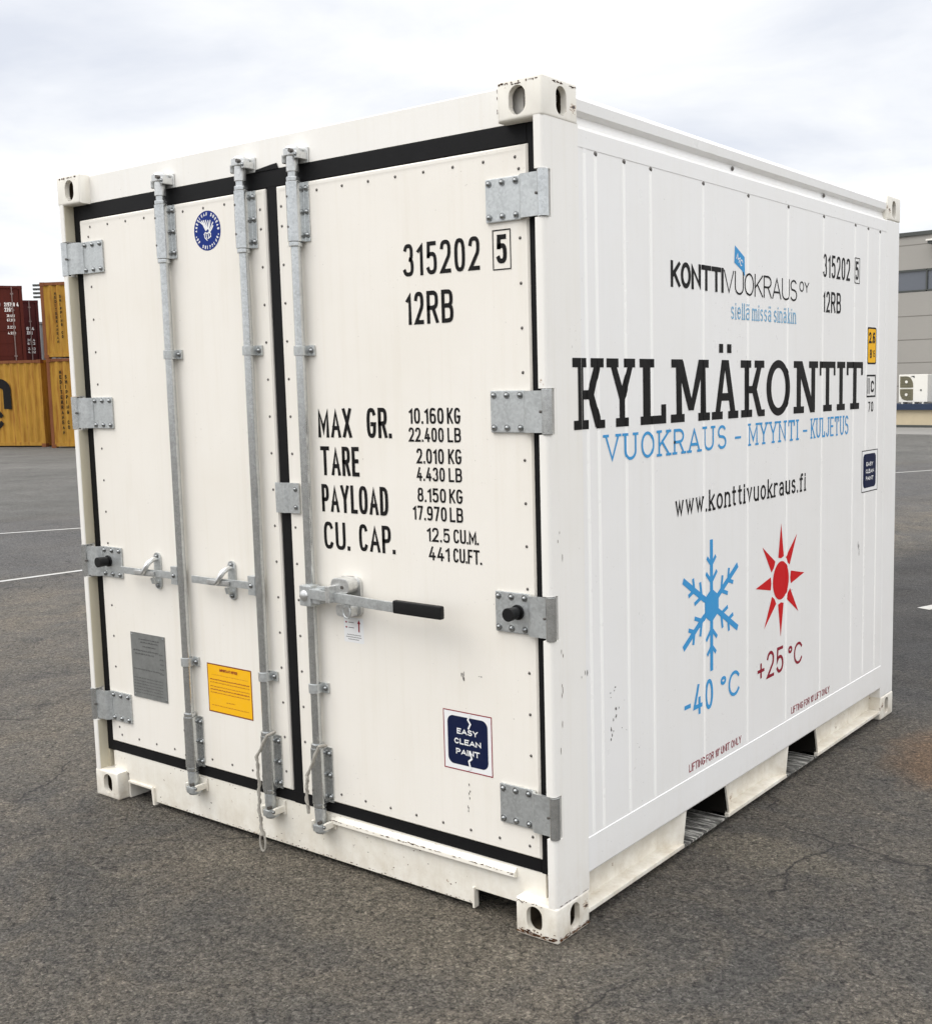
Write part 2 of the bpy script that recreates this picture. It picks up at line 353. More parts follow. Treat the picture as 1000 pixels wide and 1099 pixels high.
# ------------------------------------------------------------------ stroke lettering
def arc(cx, cy, rx, ry, a0, a1, n=None, ex=2.3):
    n = n or max(4, int(abs(a1 - a0) / 18)); out = []
    for i in range(n + 1):
        a = R(a0 + (a1 - a0) * i / n); c, s = cos(a), sin(a)
        out.append((cx + rx * math.copysign(abs(c) ** (2 / ex), c), cy + ry * math.copysign(abs(s) ** (2 / ex), s)))
    return out
def glyphs(ex):
    A = lambda *a: arc(*a, ex=ex)
    xh = .72
    G = {}
    G['A'] = (.72, [[(0, 0), (.5, 1), (1, 0)], [(.2, .3), (.8, .3)]], [(0, 'b'), (1, 'b')])
    G['Ä'] = (.72, G['A'][1] + [[(.28, 1.24), (.28, 1.32)], [(.72, 1.24), (.72, 1.32)]], G['A'][2])
    G['B'] = (.6, [[(.5, .52), (0, .52), (0, 1), (.5, 1)] + A(.5, .76, .45, .24, 90, -90)[1:], [(.0, .52), (0, 0), (.5, 0)] + A(.5, .26, .5, .26, -90, 90)[1:]], [])
    G['C'] = (.6, [A(.5, .5, .5, .5, 38, 322)], [])
    G['D'] = (.62, [[(0, 0), (0, 1), (.4, 1)] + A(.4, .5, .6, .5, 90, -90)[1:] + [(0, 0)]], [])
    G['E'] = (.52, [[(1, 1), (0, 1), (0, 0), (1, 0)], [(0, .52), (.85, .52)]], [])
    G['F'] = (.5, [[(1, 1), (0, 1), (0, 0)], [(0, .52), (.85, .52)]], [(0, 'b')])
    G['G'] = (.64, [A(.5, .5, .5, .5, 40, 330) + [(1, .45), (.6, .45)]], [])
    G['H'] = (.62, [[(0, 0), (0, 1)], [(1, 0), (1, 1)], [(0, .52), (1, .52)]], [(0, 'b'), (1, 'b'), (0, 't'), (1, 't')])
    G['I'] = (.0, [[(0, 0), (0, 1)]], [(0, 'b'), (0, 't')])
    G['J'] = (.4, [[(1, 1), (1, .3)] + A(.45, .25, .55, .25, 0, -150)], [(1, 't')])
    G['K'] = (.62, [[(0, 0), (0, 1)], [(1, 1), (.06, .42)], [(.3, .56), (1, 0)]], [(0, 'b'), (0, 't'), (.98, 'b'), (.98, 't')])
    G['L'] = (.5, [[(0, 1), (0, 0), (1, 0)]], [(0, 't')])
    G['M'] = (.82, [[(0, 0), (0, 1), (.5, .22), (1, 1), (1, 0)]], [(0, 'b'), (1, 'b'), (-.04, 't'), (1.04, 't')])
    G['N'] = (.66, [[(0, 0), (0, 1), (1, 0), (1, 1)]], [(0, 'b'), (-.04, 't'), (1, 't')])
    G['O'] = (.68, [A(.5, .5, .5, .5, 90, 450)], [])
    G['P'] = (.58, [[(0, 0), (0, 1), (.5, 1)] + A(.5, .72, .5, .28, 90, -90)[1:] + [(0, .44)]], [(0, 'b')])
    G['R'] = (.6, [[(0, 0), (0, 1), (.5, 1)] + A(.5, .74, .48, .26, 90, -90)[1:] + [(0, .48)], [(.55, .48), (1, 0)]], [(0, 'b'), (1, 'b')])
    G['S'] = (.56, [A(.5, .74, .46, .26, 35, 250)[:-1] + A(.5, .26, .5, .26, 80, -148)], [])
    G['T'] = (.7, [[(0, 1), (1, 1)], [(.5, 1), (.5, 0)]], [(.5, 'b')])
    G['U'] = (.62, [[(0, 1), (0, .35)] + A(.5, .32, .5, .32, 180, 360) + [(1, 1)]], [(0, 't'), (1, 't')])
    G['V'] = (.7, [[(0, 1), (.5, 0), (1, 1)]], [(0, 't'), (1, 't')])
    G['W'] = (1.0, [[(0, 1), (.25, 0), (.5, .9), (.75, 0), (1, 1)]], [])
    G['X'] = (.62, [[(0, 0), (1, 1)], [(0, 1), (1, 0)]], [])
    G['Y'] = (.68, [[(0, 1), (.5, .45), (1, 1)], [(.5, .5), (.5, 0)]], [(0, 't'), (1, 't'), (.5, 'b')])
    G['0'] = (.46, [A(.5, .5, .5, .5, 90, 450)], [])
    G['1'] = (.22, [[(0, .8), (1, 1), (1, 0)]], [])
    G['2'] = (.46, [A(.5, .72, .5, .28, 165, -15) + [(.9, .5), (0, .0), (1, 0)]], [])
    G['3'] = (.46, [A(.48, .75, .45, .25, 155, -85)[:-1] + A(.45, .265, .55, .265, 85, -155)], [])
    G['4'] = (.5, [[(.55, 1), (0, .24), (1, .24)], [(.72, .5), (.72, 0)]], [])
    G['5'] = (.46, [[(.92, 1), (.1, 1), (.05, .5)] + A(.48, .32, .52, .32, 130, -150)], [])
    G['6'] = (.46, [A(.5, .29, .5, .29, 90, 450), [(.9, .96)] + A(.55, .6, .55, .4, 75, 180) + [(0, .3)]], [])
    G['7'] = (.44, [[(0, 1), (1, 1), (.35, 0)]], [])
    G['8'] = (.46, [A(.5, .76, .43, .24, 90, 450), A(.5, .26, .5, .26, 90, 450)], [])
    G['9'] = (.46, [A(.5, .71, .5, .29, 90, 450), [(.1, .04)] + A(.45, .4, .55, .4, -105, 0) + [(1, .7)]], [])
    G['.'] = (.0, [[(0, 0), (0, .02)]], []); G[','] = (.0, [[(0, 0), (0, .02)]], [])
    G['-'] = (.3, [[(0, .4), (1, .4)]], []); G['+'] = (.42, [[(0, .4), (1, .4)], [(.5, .15), (.5, .65)]], [])
    G['°'] = (.2, [A(.5, .86, .5, .12, 90, 450)], []); G["'"] = (.0, [[(0, .8), (0, 1)]], []); G[' '] = (.26, [], [])
    # lower case
    G['a'] = (.44, [A(.5, .5 * xh + .14, .5, .21, 150, 10)[:-1] + [(1, .45), (1, 0)], [(1, .40)] + A(.45, .2, .45, .2, 70, 310) + [(1, .15)]], [])
    G['ä'] = (.44, G['a'][1] + [[(.2, .93), (.2, .97)], [(.8, .93), (.8, .97)]], [])
    G['e'] = (.46, [[(0, .38), (1, .38)] + A(.5, xh / 2, .5, xh / 2, 10, 320)], [])
    G['f'] = (.34, [A(.75, .8, .4, .2, 60, 180) + [(.35, 0)], [(0, xh), (.85, xh)]], [(.35, 'b')])
    G['i'] = (.0, [[(0, 0), (0, xh)], [(0, .93), (0, .97)]], [(0, 'b')])
    G['k'] = (.44, [[(0, 0), (0, 1)], [(1, xh), (.05, .3)], [(.35, .42), (1, 0)]], [(0, 'b'), (1, 'b')])
    G['l'] = (.0, [[(0, 0), (0, 1)]], [(0, 'b')])
    G['m'] = (.78, [[(0, 0), (0, xh)], [(0, .45)] + A(.25, .5, .25, .22, 160, 0) + [(.5, 0)], [(.5, .45)] + A(.75, .5, .25, .22, 160, 0) + [(1, 0)]], [(0, 'b'), (.5, 'b'), (1, 'b')])
    G['n'] = (.46, [[(0, 0), (0, xh)], [(0, .42)] + A(.5, .46, .5, .26, 160, 0) + [(1, 0)]], [(0, 'b'), (1, 'b')])
    G['o'] = (.5, [A(.5, xh / 2, .5, xh / 2, 90, 450)], [])
    G['r'] = (.32, [[(0, 0), (0, xh)], [(0, .4)] + A(.7, .42, .7, .3, 165, 60)], [(0, 'b')])
    G['s'] = (.38, [A(.5, xh * .75, .46, xh * .25, 35, 250)[:-1] + A(.5, xh * .26, .5, xh * .26, 80, -148)], [])
    G['t'] = (.3, [[(.4, .95), (.4, .2)] + A(.75, .16, .35, .16, 180, 290), [(0, xh), (.95, xh)]], [])
    G['u'] = (.46, [[(0, xh), (0, .25)] + A(.5, .24, .5, .24, 180, 360), [(1, xh), (1, 0)]], [])
    G['v'] = (.46, [[(0, xh), (.5, 0), (1, xh)]], []); G['w'] = (.62, [[(0, xh), (.25, 0), (.5, xh * .9), (.75, 0), (1, xh)]], [])
    return G
GL = {'din': glyphs(2.9), 'sans': glyphs(2.05)}
def ribbon(bm, pts, w_, k, ymin=None, ymax=None, off=None):
    """mitred flat stroke; returns nothing, adds quads to bm in (s,t,k)"""
    closed = len(pts) > 3 and abs(pts[0][0] - pts[-1][0]) < 1e-5 and abs(pts[0][1] - pts[-1][1]) < 1e-5
    P = [Vector(p) for p in pts]
    Q = [P[0]]
    for p in P[1:]:
        if (p - Q[-1]).length > 1e-4 * 1: Q.append(p)
    P = Q
    if closed: P = P[:-1] if (P[0] - P[-1]).length < 1e-4 else P
    n = len(P)
    if n < 2: return
    if not closed:
        P[0] = P[0] + (P[0] - P[1]).normalized() * w_ / 2; P[-1] = P[-1] + (P[-1] - P[-2]).normalized() * w_ / 2
    L = []; Rr = []
    for i in range(n):
        if closed: a, c = P[i - 1], P[(i + 1) % n]
        else: a, c = P[max(i - 1, 0)], P[min(i + 1, n - 1)]
        d1 = (P[i] - a); d2 = (c - P[i])
        if d1.length < 1e-9: d1 = d2
        if d2.length < 1e-9: d2 = d1
        d1.normalize(); d2.normalize(); n1 = Vector((-d1.y, d1.x)); n2 = Vector((-d2.y, d2.x)); m_ = (n1 + n2)
        if m_.length < .2: m_ = n1.copy()
        m_.normalize(); q = w_ / 2 / max(.35, m_.dot(n1)); L.append(P[i] + m_ * q); Rr.append(P[i] - m_ * q)
    cl = (lambda v: v) if ymin is None else (lambda v: Vector((v.x, min(max(v.y, ymin), ymax))))
    A = [bm.verts.new((cl(v).x, cl(v).y, k)) for v in L]; B = [bm.verts.new((cl(v).x, cl(v).y, k)) for v in Rr]
    for i in range(n if closed else n - 1):
        j = (i + 1) % n
        try: bm.faces.new((A[i], B[i], B[j], A[j]))
        except ValueError: pass
def textmesh(bm, s, x, y, h, width, t=.13, style='din', slab=False, gap=.16, space=.3, k0=0.0, sheer=0, serif=.15, align='l', ax=1):
    """stroke text with its lower left at x,y, cap height h, stretched to the given width"""
    if ax != 1:
        tb = bmesh.new(); textmesh(tb, s, 0, y, h, width / ax, t, style, slab, gap, space, k0, sheer, serif)
        bmesh.ops.transform(tb, matrix=Matrix.Translation((x, 0, 0)) @ Matrix.Diagonal((ax, 1, 1, 1)), verts=tb.verts)
        me = bpy.data.meshes.new('t'); tb.to_mesh(me); tb.free(); bm.from_mesh(me); bpy.data.meshes.remove(me); return
    G = GL[style]; pad = serif * .8 if slab else 0
    adv = 0; items = []
    for ch in s:
        W, st, se = G[ch]
        if ch == ' ': adv += space; continue
        W = W + 2 * pad + t
        items.append((ch, adv, W)); adv += W + gap
    adv -= gap
    sxx = (width / h) / adv if width else 1.0
    if align == 'c': x -= adv * sxx * h / 2
    kk = k0
    for ch, a, W in items:
        _, st, se = G[ch]
        tx = t; in_w = (W - 2 * pad) * sxx - tx
        ox = (a + pad) * sxx + tx / 2
        if in_w < 0: ox += in_w / 2; in_w = 0
        mp = lambda u, v: (x + (ox + u * in_w) * h, y + (t / 2 + v * (1 - t)) * h)
        if slab and ch in 'TL': st = st + ([[(-.0, 1), (-.0, .80)], [(1.0, 1), (1.0, .80)]] if ch == 'T' else [[(1, 0), (1, .22)]])
        for poly in st:
            kk += .00006
            top = max(v for u, v in poly) > 1.05
            ribbon(bm, [mp(u, v) for u, v in poly], t * h, kk, y if not top else None, y + h)
        if slab:
            ts = t * .85
            for (u, e) in se:
                kk += .00006
                cx_ = x + (ox + u * in_w) * h; hw = (serif * sxx + tx / 2) * h
                yy = y + ts / 2 * h if e == 'b' else y + h * (1 - ts / 2)
                ribbon(bm, [(cx_ - hw + ts * h / 2, yy), (cx_ + hw - ts * h / 2, yy)], ts * h, kk)
        kk = k0 + (kk - k0) % .0006
def polyface(bm, pts, k=0):
    vs = [bm.verts.new((a, b_, k)) for a, b_ in pts]; bm.faces.new(vs)
def rrect(x0, y0, x1, y1, r, n=5):
    o = []
    for cx_, cy_, a in ((x1 - r, y1 - r, 0), (x0 + r, y1 - r, 90), (x0 + r, y0 + r, 180), (x1 - r, y0 + r, 270)):
        for i in range(n + 1): o.append((cx_ + r * cos(R(a + 90 * i / n)), cy_ + r * sin(R(a + 90 * i / n))))
    return o
RIBS = [.215, .275, .437, .60, .960, 1.315, 1.677, 2.04, 2.405, 2.565, 2.72]
PROF = [(-.0090, 0), (-.0055, .0020), (.0050, .0020), (.0085, 0)]      # low raised seam, offsets along y
PX = -.0042
def ribh(y):
    for r in RIBS:
        d = y - r
        if PROF[0][0] < d < PROF[-1][0]:
            for (a, ha), (b_, hb) in zip(PROF, PROF[1:]):
                if a <= d <= b_: return ha + (hb - ha) * (d - a) / (b_ - a)
    return 0
def flatobj(name, bm, matname, where, parent, label=None, base=.0008):
    """where: 'door' (s=x, t=z, facing -y), 'side' (s=y, t=z, facing +x, draped over ribs) or a matrix"""
    if where == 'side':
        for yy in (.178, .1785): bmesh.ops.bisect_plane(bm, geom=list(bm.verts) + list(bm.edges) + list(bm.faces), plane_co=(yy, 0, 0), plane_no=(1, 0, 0), dist=1e-6)
        for r in RIBS:
            for dy, _ in PROF:
                bmesh.ops.bisect_plane(bm, geom=list(bm.verts) + list(bm.edges) + list(bm.faces), plane_co=(r + dy, 0, 0), plane_no=(1, 0, 0), dist=1e-6)
        for v in bm.verts:
            s, t, k = v.co; v.co = ((PX + ribh(s) if s > .1782 else -.0020) + base + k, s, t)
    elif where == 'door':
        for v in bm.verts: s, t, k = v.co; v.co = (s, .04 - base - k, t)
    else: bmesh.ops.transform(bm, matrix=where, verts=bm.verts)
    me = bpy.data.meshes.new(name); bm.to_mesh(me); bm.free(); me.materials.append(Mt[matname])
    o = bpy.data.objects.new(name, me); C.objects.link(o); o.parent = parent
    if label: o['label'] = label
    return o
def flipfix(bm):
    for f in bm.faces:
        f.normal_update()
        if f.normal.z < 0: f.normal_flip()

# ------------------------------------------------------------------ ground
g = bmesh.new(); polyface(g, [(-900, -300), (900, -300), (900, 1500), (-900, 1500)])
me = bpy.data.meshes.new('ground'); g.to_mesh(me); g.free(); me.materials.append(Mt['asphalt'])
o = bpy.data.objects.new('ground', me); C.objects.link(o); o['kind'] = 'structure'
def strip(p, q, wd, z_=.004):
    p = Vector(p); q = Vector(q); d = (q - p).normalized(); n_ = Vector((-d.y, d.x)) * wd / 2
    b_ = bmesh.new(); K = 60
    for i in range(K):
        a = p + (q - p) * i / K; c = p + (q - p) * (i + 1) / K
        b_.faces.new([b_.verts.new((*v, z_)) for v in (a - n_, c - n_, c + n_, a + n_)])
    bmesh.ops.remove_doubles(b_, verts=b_.verts, dist=1e-4)
    me = bpy.data.meshes.new('road_line'); b_.to_mesh(me); b_.free(); me.materials.append(Mt['line'])
    o = bpy.data.objects.new('road_line', me); C.objects.link(o); o['kind'] = 'structure'
strip((-11.98, 4.73), (-4.0, 20.3), .075)
strip((-8.52, 1.1), (-8.14, 4.6), .08)
strip((-.725, 5.74), (.3, 8.6), .11)
b_ = bmesh.new(); polyface(b_, [(-30, 34.6), (40, 27.3), (40, 33.0), (-30, 40.3)], .006)
me = bpy.data.meshes.new('pavement'); b_.to_mesh(me); b_.free(); me.materials.append(Mt['pave']); o = bpy.data.objects.new('pavement', me); C.objects.link(o); o['kind'] = 'structure'

# ------------------------------------------------------------------ the white refrigerated container
Wd, Ln, Ht = 2.438, 2.991, 2.591
K = thing('refrigerated_container', 'large white ten foot refrigerated shipping container with galvanised locking bars and blue and black advert', 'shipping container')
# corner castings by boolean
def bool_mesh(base_bm, cutters):
    def mk(bm): me = bpy.data.meshes.new('t'); bm.to_mesh(me); o = bpy.data.objects.new('t', me); C.objects.link(o); return o
    ob = mk(base_bm); cs = [mk(c) for c in cutters]
    for c in cs:
        md = ob.modifiers.new('b', 'BOOLEAN'); md.operation = 'DIFFERENCE'; md.object = c; md.solver = 'EXACT'
    dg = bpy.context.evaluated_depsgraph_get(); me = bpy.data.meshes.new_from_object(ob.evaluated_get(dg))
    for x in [ob] + cs:
        d = x.data; bpy.data.objects.remove(x); bpy.data.meshes.remove(d)
    return me
def bmbox(x0, x1, y0, y1, z0, z1, bev=0, sel=None):
    b2 = bmesh.new(); bmesh.ops.create_cube(b2, size=1)
    bmesh.ops.transform(b2, verts=b2.verts, matrix=Matrix.Translation(((x0 + x1) / 2, (y0 + y1) / 2, (z0 + z1) / 2)) @ Matrix.Diagonal((x1 - x0, y1 - y0, z1 - z0, 1)))
    if bev: bmesh.ops.bevel(b2, geom=[e for e in b2.edges if sel is None or sel(e)], offset=bev, segments=4, affect='EDGES', profile=.5)
    return b2
def stad(cx_, cy_, w_, h_, axis, a, b_):
    r = min(w_, h_) / 2; pts = rrect(cx_ - w_ / 2, cy_ - h_ / 2, cx_ + w_ / 2, cy_ + h_ / 2, r * .98, 8)
    mb = MB(); mb.prism('hole', pts, axis, a, b_); return mb.bm
# canonical: near right bottom casting; outer faces x=0, y=0, z=0
cb = bmbox(-.162, 0, 0, .178, 0, .118, .009, lambda e: sum(abs(v.co.x) < 1e-5 for v in e.verts) == 2 or sum(abs(v.co.y) < 1e-5 for v in e.verts) == 2 or sum(abs(v.co.z) < 1e-5 for v in e.verts) == 2)
cutc = bmbox(-.146, -.02, .02, .160, .018, .100)
cst = bool_mesh(cb, [cutc, stad(-.089, .063, .060, .082, 'y', -.05, .05), stad(.094, .063, .052, .082, 'x', -.05, .05)])
cst.name = 'corner_casting'
Mt['holeshade'] = plain('shade-dark casting interior', (.085, .062, .038), .9, 0, .6, 30)  # cavity faces coloured dark to deepen the shade in the holes
Mt['rustedge'] = plain('rust edge', (.15, .062, .022), .9, 0, .6, 60)
def castmesh(me, matn):
    m2 = me.copy(); m2.materials.clear(); m2.materials.append(Mt[matn]); m2.materials.append(Mt['holeshade'])
    for p in m2.polygons:
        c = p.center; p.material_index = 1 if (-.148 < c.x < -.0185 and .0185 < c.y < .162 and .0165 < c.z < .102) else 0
    m2.polygons.foreach_set('use_smooth', [True] * len(m2.polygons)); m2.set_sharp_from_angle(angle=R(30)); return m2
cw = castmesh(cst, 'worn')
for ix in (0, 1):
    for iy in (0, 1):
        for iz in (0, 1):
            o = bpy.data.objects.new('corner_casting', cw); C.objects.link(o); o.parent = K
            o.location = (-Wd * ix, Ln * iy, Ht * iz); o.scale = (-1 if ix else 1, -1 if iy else 1, -1 if iz else 1)
# posts
HZ = [2.262, 1.637, 1.020, .402]       # hinge centres
for side in (0, 1):
    mb = MB()
    fx = (lambda x: x) if side == 0 else (lambda x: -Wd - x)
    x0, x1 = sorted((fx(-.045), fx(-.0025)))
    mb.box('shadetan', x0, x1, .046, .180, .112, 2.479)
    zs = [.112] + sum([[h - .068, h + .068] for h in HZ[::-1]], []) + [2.479]
    x0, x1 = sorted((fx(-.03), fx(-.0020))); mb.box('frame', x0, x1, .0463, .180, .112, 2.479)
    xa, xb = sorted((fx(-.034), fx(-.0022)))
    for h9 in HZ: mb.box('frame', xa, xb, .036, .0461, h9 - .0679, h9 + .0679)
    for i in range(0, len(zs), 2):
        r = .012; prof = [(-.036, .0462), (-.036, .004), (-.033, .001)] + [(-.002 - r + r * cos(R(a)), .001 + r + r * sin(R(a))) for a in range(-90, 1, 15)] + [(-.002, .0462)]
        mb.prism('frame', [(fx(a), b_) for a, b_ in prof], 'z', zs[i], zs[i + 1])
        if side: mb.box('shadetan', -2.4018, -2.4004, .005, .0455, zs[i] + .003, zs[i + 1] - .003)
        # small rounded shoulders at the hinge pockets
    o = mb.build('corner_post', K, angle=50)
    mb = MB(); x0, x1 = sorted((fx(-.12), fx(-.002))); mb.box('side', x0, x1, Ln - .180, Ln - .002, .116, 2.475, .008)
    mb.build('corner_post', K)
    # backing strip between post and gasket
mb = MB()
mb.prism('frame', [(.0455, 2.476), (.0455, 2.581), (.0475, 2.5835), (.17, 2.5835), (.17, 2.476)], 'x', -Wd + .100, -.100)
mb.build('door_header', K)
# sill with forklift notches beside the castings
mb = MB()
zb = .022
prof = [(-2.262, .076), (-2.092, .076), (-2.086, zb), (-.368, zb), (-.362, .076), (-.176, .076), (-.075, .112), (-.075, .198), (-2.363, .198), (-2.363, .112), (-2.262, .112)]
mb.prism('sill', prof, 'y', .046, .056, .002)
mb.box('sill', -2.36, -.08, .056, .19, .170, .192)
mb.prism('sill', [(-2.097, .083), (-2.082, .083), (-2.078, .010), (-2.090, .010)], 'y', .036, .058)
mb.prism('sill', [(-2.26, .073), (-2.09, .073), (-2.09, .083), (-2.26, .083)], 'y', .038, .06, .002)
mb.box('sill', -2.274, -2.262, .05, .17, .004, .078)
mb.box('sill', -.371, -.363, .0385, .062, .012, .083, .001)
mb.build('door_sill', K)
mb = MB(); mb.prism('worn', [(.0458, .191), (.031, .178), (.029, .164), (.0458, .158)], 'x', -1.02, -.188, .002); mb.build('drip_strip', K)
# gasket: a rubber frame plus centre strip
mb = MB()
mb.box('rubber', -2.40, -.038, .056, .075, .190, 2.484)
for x0, x1 in ((-2.3995, -2.383), (-.058, -.0385)): mb.box('rubber', x0, x1, .0450, .057, .196, 2.474, .002)
for x0, x1 in ((-2.385, -2.350), (-.09, -.056), (-1.222, -1.172)): mb.box('rubber', x0, x1, .0445, .057, .196, 2.474, .003)
mb.box('rubber', -2.35, -.09, .0435, .057, 2.416, 2.4745, .003); mb.box('rubber', -2.35, -.09, .0435, .057, .199, .241, .003)
mb.prism('rubber', [(-1.34, 2.474), (-1.155, 2.474), (-1.163, 2.493), (-1.19, 2.491)], 'y', .041, .0435)
mb.build('door_gasket', K)
for x0, x1 in ((-2.4035, -2.400), (-.038, -.0345)):      # shade-toned inner faces of the post lips
    pass
# doors
def door(x0, x1, rv):
    mb = MB(); mb.box('cream', x0 + .006, x1 - .006, .044, .12, .248, 2.408)
    # face sheet with folded rim
    b2 = bmesh.new()
    def ring(i, y): return [b2.verts.new(p) for p in ((x0 + i, y, .243 + i), (x1 - i, y, .243 + i), (x1 - i, y, 2.413 - i), (x0 + i, y, 2.413 - i))]
    rs = [ring(0, .050), ring(0, .043), ring(.005, .0375), ring(.013, .0375), ring(.017, .040)]
    for a, b_ in zip(rs, rs[1:]):
        for i in range(4): b2.faces.new((a[i], a[(i + 1) % 4], b_[(i + 1) % 4], b_[i]))
    b2.faces.new(rs[-1]); bmesh.ops.recalc_face_normals(b2, faces=b2.faces)
    if sum(f.normal.y for f in b2.faces) > 0: bmesh.ops.reverse_faces(b2, faces=b2.faces)
    mb.merge(b2, 'cream')
    for (x, z_) in rv: mb.dome('rivet', (x, .040, z_), (0, -1, 0), .0052, .003, 8)
    return mb
zr = [2.345] + [.31 + .1312 * i for i in range(0, 16)]
def hz_ok(z_): return all(abs(z_ - h) > .075 for h in HZ)
rv = [(-2.298, z_) for z_ in zr if hz_ok(z_)] + [(-1.255, z_) for z_ in zr] + [(-2.283 + .1195 * i, 2.383) for i in range(9)] + [(-2.283 + .1195 * i, .278) for i in range(9)]
rv = [p for p in rv if min(abs(p[0] - bx_) for bx_ in (-1.757, -1.303)) > .03]
dl = door(-2.352, -1.226, rv)
dl = dl.build('door', K, label='narrower looking left door with two locking bars, emblem and yellow notice')
rv = [(-.118, z_) for z_ in zr if hz_ok(z_)] + [(-1.146, z_) for z_ in zr if abs(z_ - 1.335) > .06] + [(-.967 + .1195 * i, 2.380) for i in range(8)] + [(-.967 + .1195 * i, .278) for i in range(8)]
dr = door(-1.168, -.085, rv)
dr = dr.build('door', K, label='right door with one locking bar, black weight table and long grip handle')
# hinges
def hinge_mesh(parent, bumper):
    mb = MB()
    mb.box('galv', -.239, -.107, .0315, .0398, -.064, .064, .004)
    mb.strap('galv', [(-.112, .0340), (-.106, .0335), (-.101, .030), (-.096, .020), (-.091, .0165), (-.084, .0160), (-.022, .0160)], .009, -.062, .062)
    mb.cyl('bar', (-.0125, .0135, -.0665), (-.0125, .0135, .0665), .0165, n=28, bev=.0015)
    mb.cyl('rivet', (-.0285, .008, .0), (-.031, .001, .0), .0042, n=10)
    for x in (-.225, -.175, -.124):
        for z_ in (-.049, .049): mb.bolt('bolt', (x, .0318, z_), (0, -1, 0), .0092)
    if bumper:
        mb.cyl('grip', (-.150, .032, .004), (-.150, -.022, .004), .0175, .0215, n=24, bev=.003)
        mb.cyl('grip', (-.150, .032, .004), (-.150, .024, .004), .024, n=24, bev=.003)
    return mb
for hz in HZ:
    for side in (0, 1):
        mb = hinge_mesh(None, abs(hz - 1.02) < .01)
        if side:
            bmesh.ops.transform(mb.bm, matrix=Matrix.Translation((-Wd, 0, 0)) @ Matrix.Diagonal((-1, 1, 1, 1)), verts=mb.bm.verts); bmesh.ops.reverse_faces(mb.bm, faces=mb.bm.faces)
        o = mb.build('hinge', dl if side else dr); o.location = (0, 0, hz)
# pocket backing behind the hinge barrels
# centre lock plate
mb = MB(); mb.strap('galv', [(-1.225, .026), (-1.178, .026), (-1.168, .034), (-1.112, .034)], .006, 1.280, 1.388, .001)
for z_ in (1.302, 1.366): mb.bolt('bolt', (-1.128, .031, z_), (0, -1, 0), .008)
mb.build('overlap_plate', dr)
# locking bars
BY = .014
def lock_bar(x, mids):
    mb = MB()
    mb.cyl('bar', (x, BY, .150), (x, BY, 2.505), .0172, n=24)
    for z_ in (2.205, 2.42, .452, .232): mb.cyl('bar', (x, BY, z_ - .008), (x, BY, z_ + .008), .0235, n=24, bev=.003)
    bar = mb.build('locking_bar', K)
    for z0, z1 in ((2.214, 2.412), (.240, .444)):
        mb = MB()
        prof = [(x - .0265, .0395)] + [(x + .0265 * cos(R(a)), BY + .0255 * sin(R(a))) for a in range(180, 361, 10)] + [(x + .0265, .0350), (x + .049, .0350), (x + .049, .0395)]
        mb.prism('bar', prof, 'z', z0, z1, .0015)
        zm = (z0 + z1) / 2
        for z_ in (z0 + .022, zm, z1 - .022): mb.bolt('bolt', (x + .0385, .035, z_), (0, -1, 0), .0095)
        for z_ in (zm - .05, zm + .05): mb.cyl('rivet', (x - .006, BY - .020, z_), (x - .008, BY - .0262, z_), .0042, n=8)
        mb.build('bearing_bracket', bar)
    for z_ in mids:
        mb = MB()
        mb.cyl('galv', (x, BY, z_ - .0165), (x, BY, z_ + .0165), .0225, n=24, bev=.002)
        mb.box('galv', x - .0225, x + .0225, BY, .0395, z_ - .0165, z_ + .0165, .001)
        mb.box('galv', x + .012, x + .048, .031, .0395, z_ - .018, z_ + .018, .002)
        mb.bolt('bolt', (x + .036, .031, z_), (0, -1, 0), .0095)
        mb.build('bar_clamp', bar)
    # cam ends and keepers
    for top in (1, 0):
        z_ = 2.500 if top else .165; sg = 1 if top else -1; mt = 'zinc' if top else 'galv'
        mb = MB()
        mb.cyl(mt, (x, BY, z_ - sg * .055), (x, BY, z_ + sg * .006), .0215, .0195, n=20, bev=.002)
        cam_ = [(x - .020, BY - .022), (x + .014, BY - .024), (x + .030, BY - .012), (x + .034, BY + .004), (x + .030, BY + .020), (x - .012, BY + .026), (x - .028, BY + .006)]
        mb.prism(mt, cam_, 'z', z_ - .004, z_ + .022 if top else z_ - .030, .004)
        mb.dome(mt, (x + .004, BY - .002, z_ + (.020 if top else -.028)), (0, 0, sg), .024, .012, 14)
        mb.cyl('rivet', (x + .020, BY - .030, z_ + .010), (x + .020, BY - .016, z_ + .010), .007, n=10)
        mb.build('locking_cam', bar)
        mb = MB(); mk = 'zinc' if top else 'worn'
        mb.box(mk, x - .034, x + .050, .038, .0455, z_ - .026, z_ + .026, .003)
        mb.prism(mk, [(x + .032, .04), (x + .032, .012), (x + .034, -.008), (x + .044, -.006), (x + .046, .04)], 'z', z_ - .016, z_ + .008, .003)
        mb.prism(mk, [(x - .038, .04), (x - .042, .006), (x - .032, -.004), (x - .027, .008), (x - .026, .04)], 'z', z_ - .024, z_ + .004, .003)
        mb.bolt('bolt', (x + .039, -.007, z_ - .004), (.3, -1, 0), .006); mb.bolt('bolt', (x - .034, .033, z_ + .018), (0, -1, 0), .006)
        mb.build('cam_keeper', K)
    return bar
b1 = lock_bar(-1.778, (1.857, .665)); b2_ = lock_bar(-1.321, (1.857, .668)); b3 = lock_bar(-1.052, (1.848, .662))
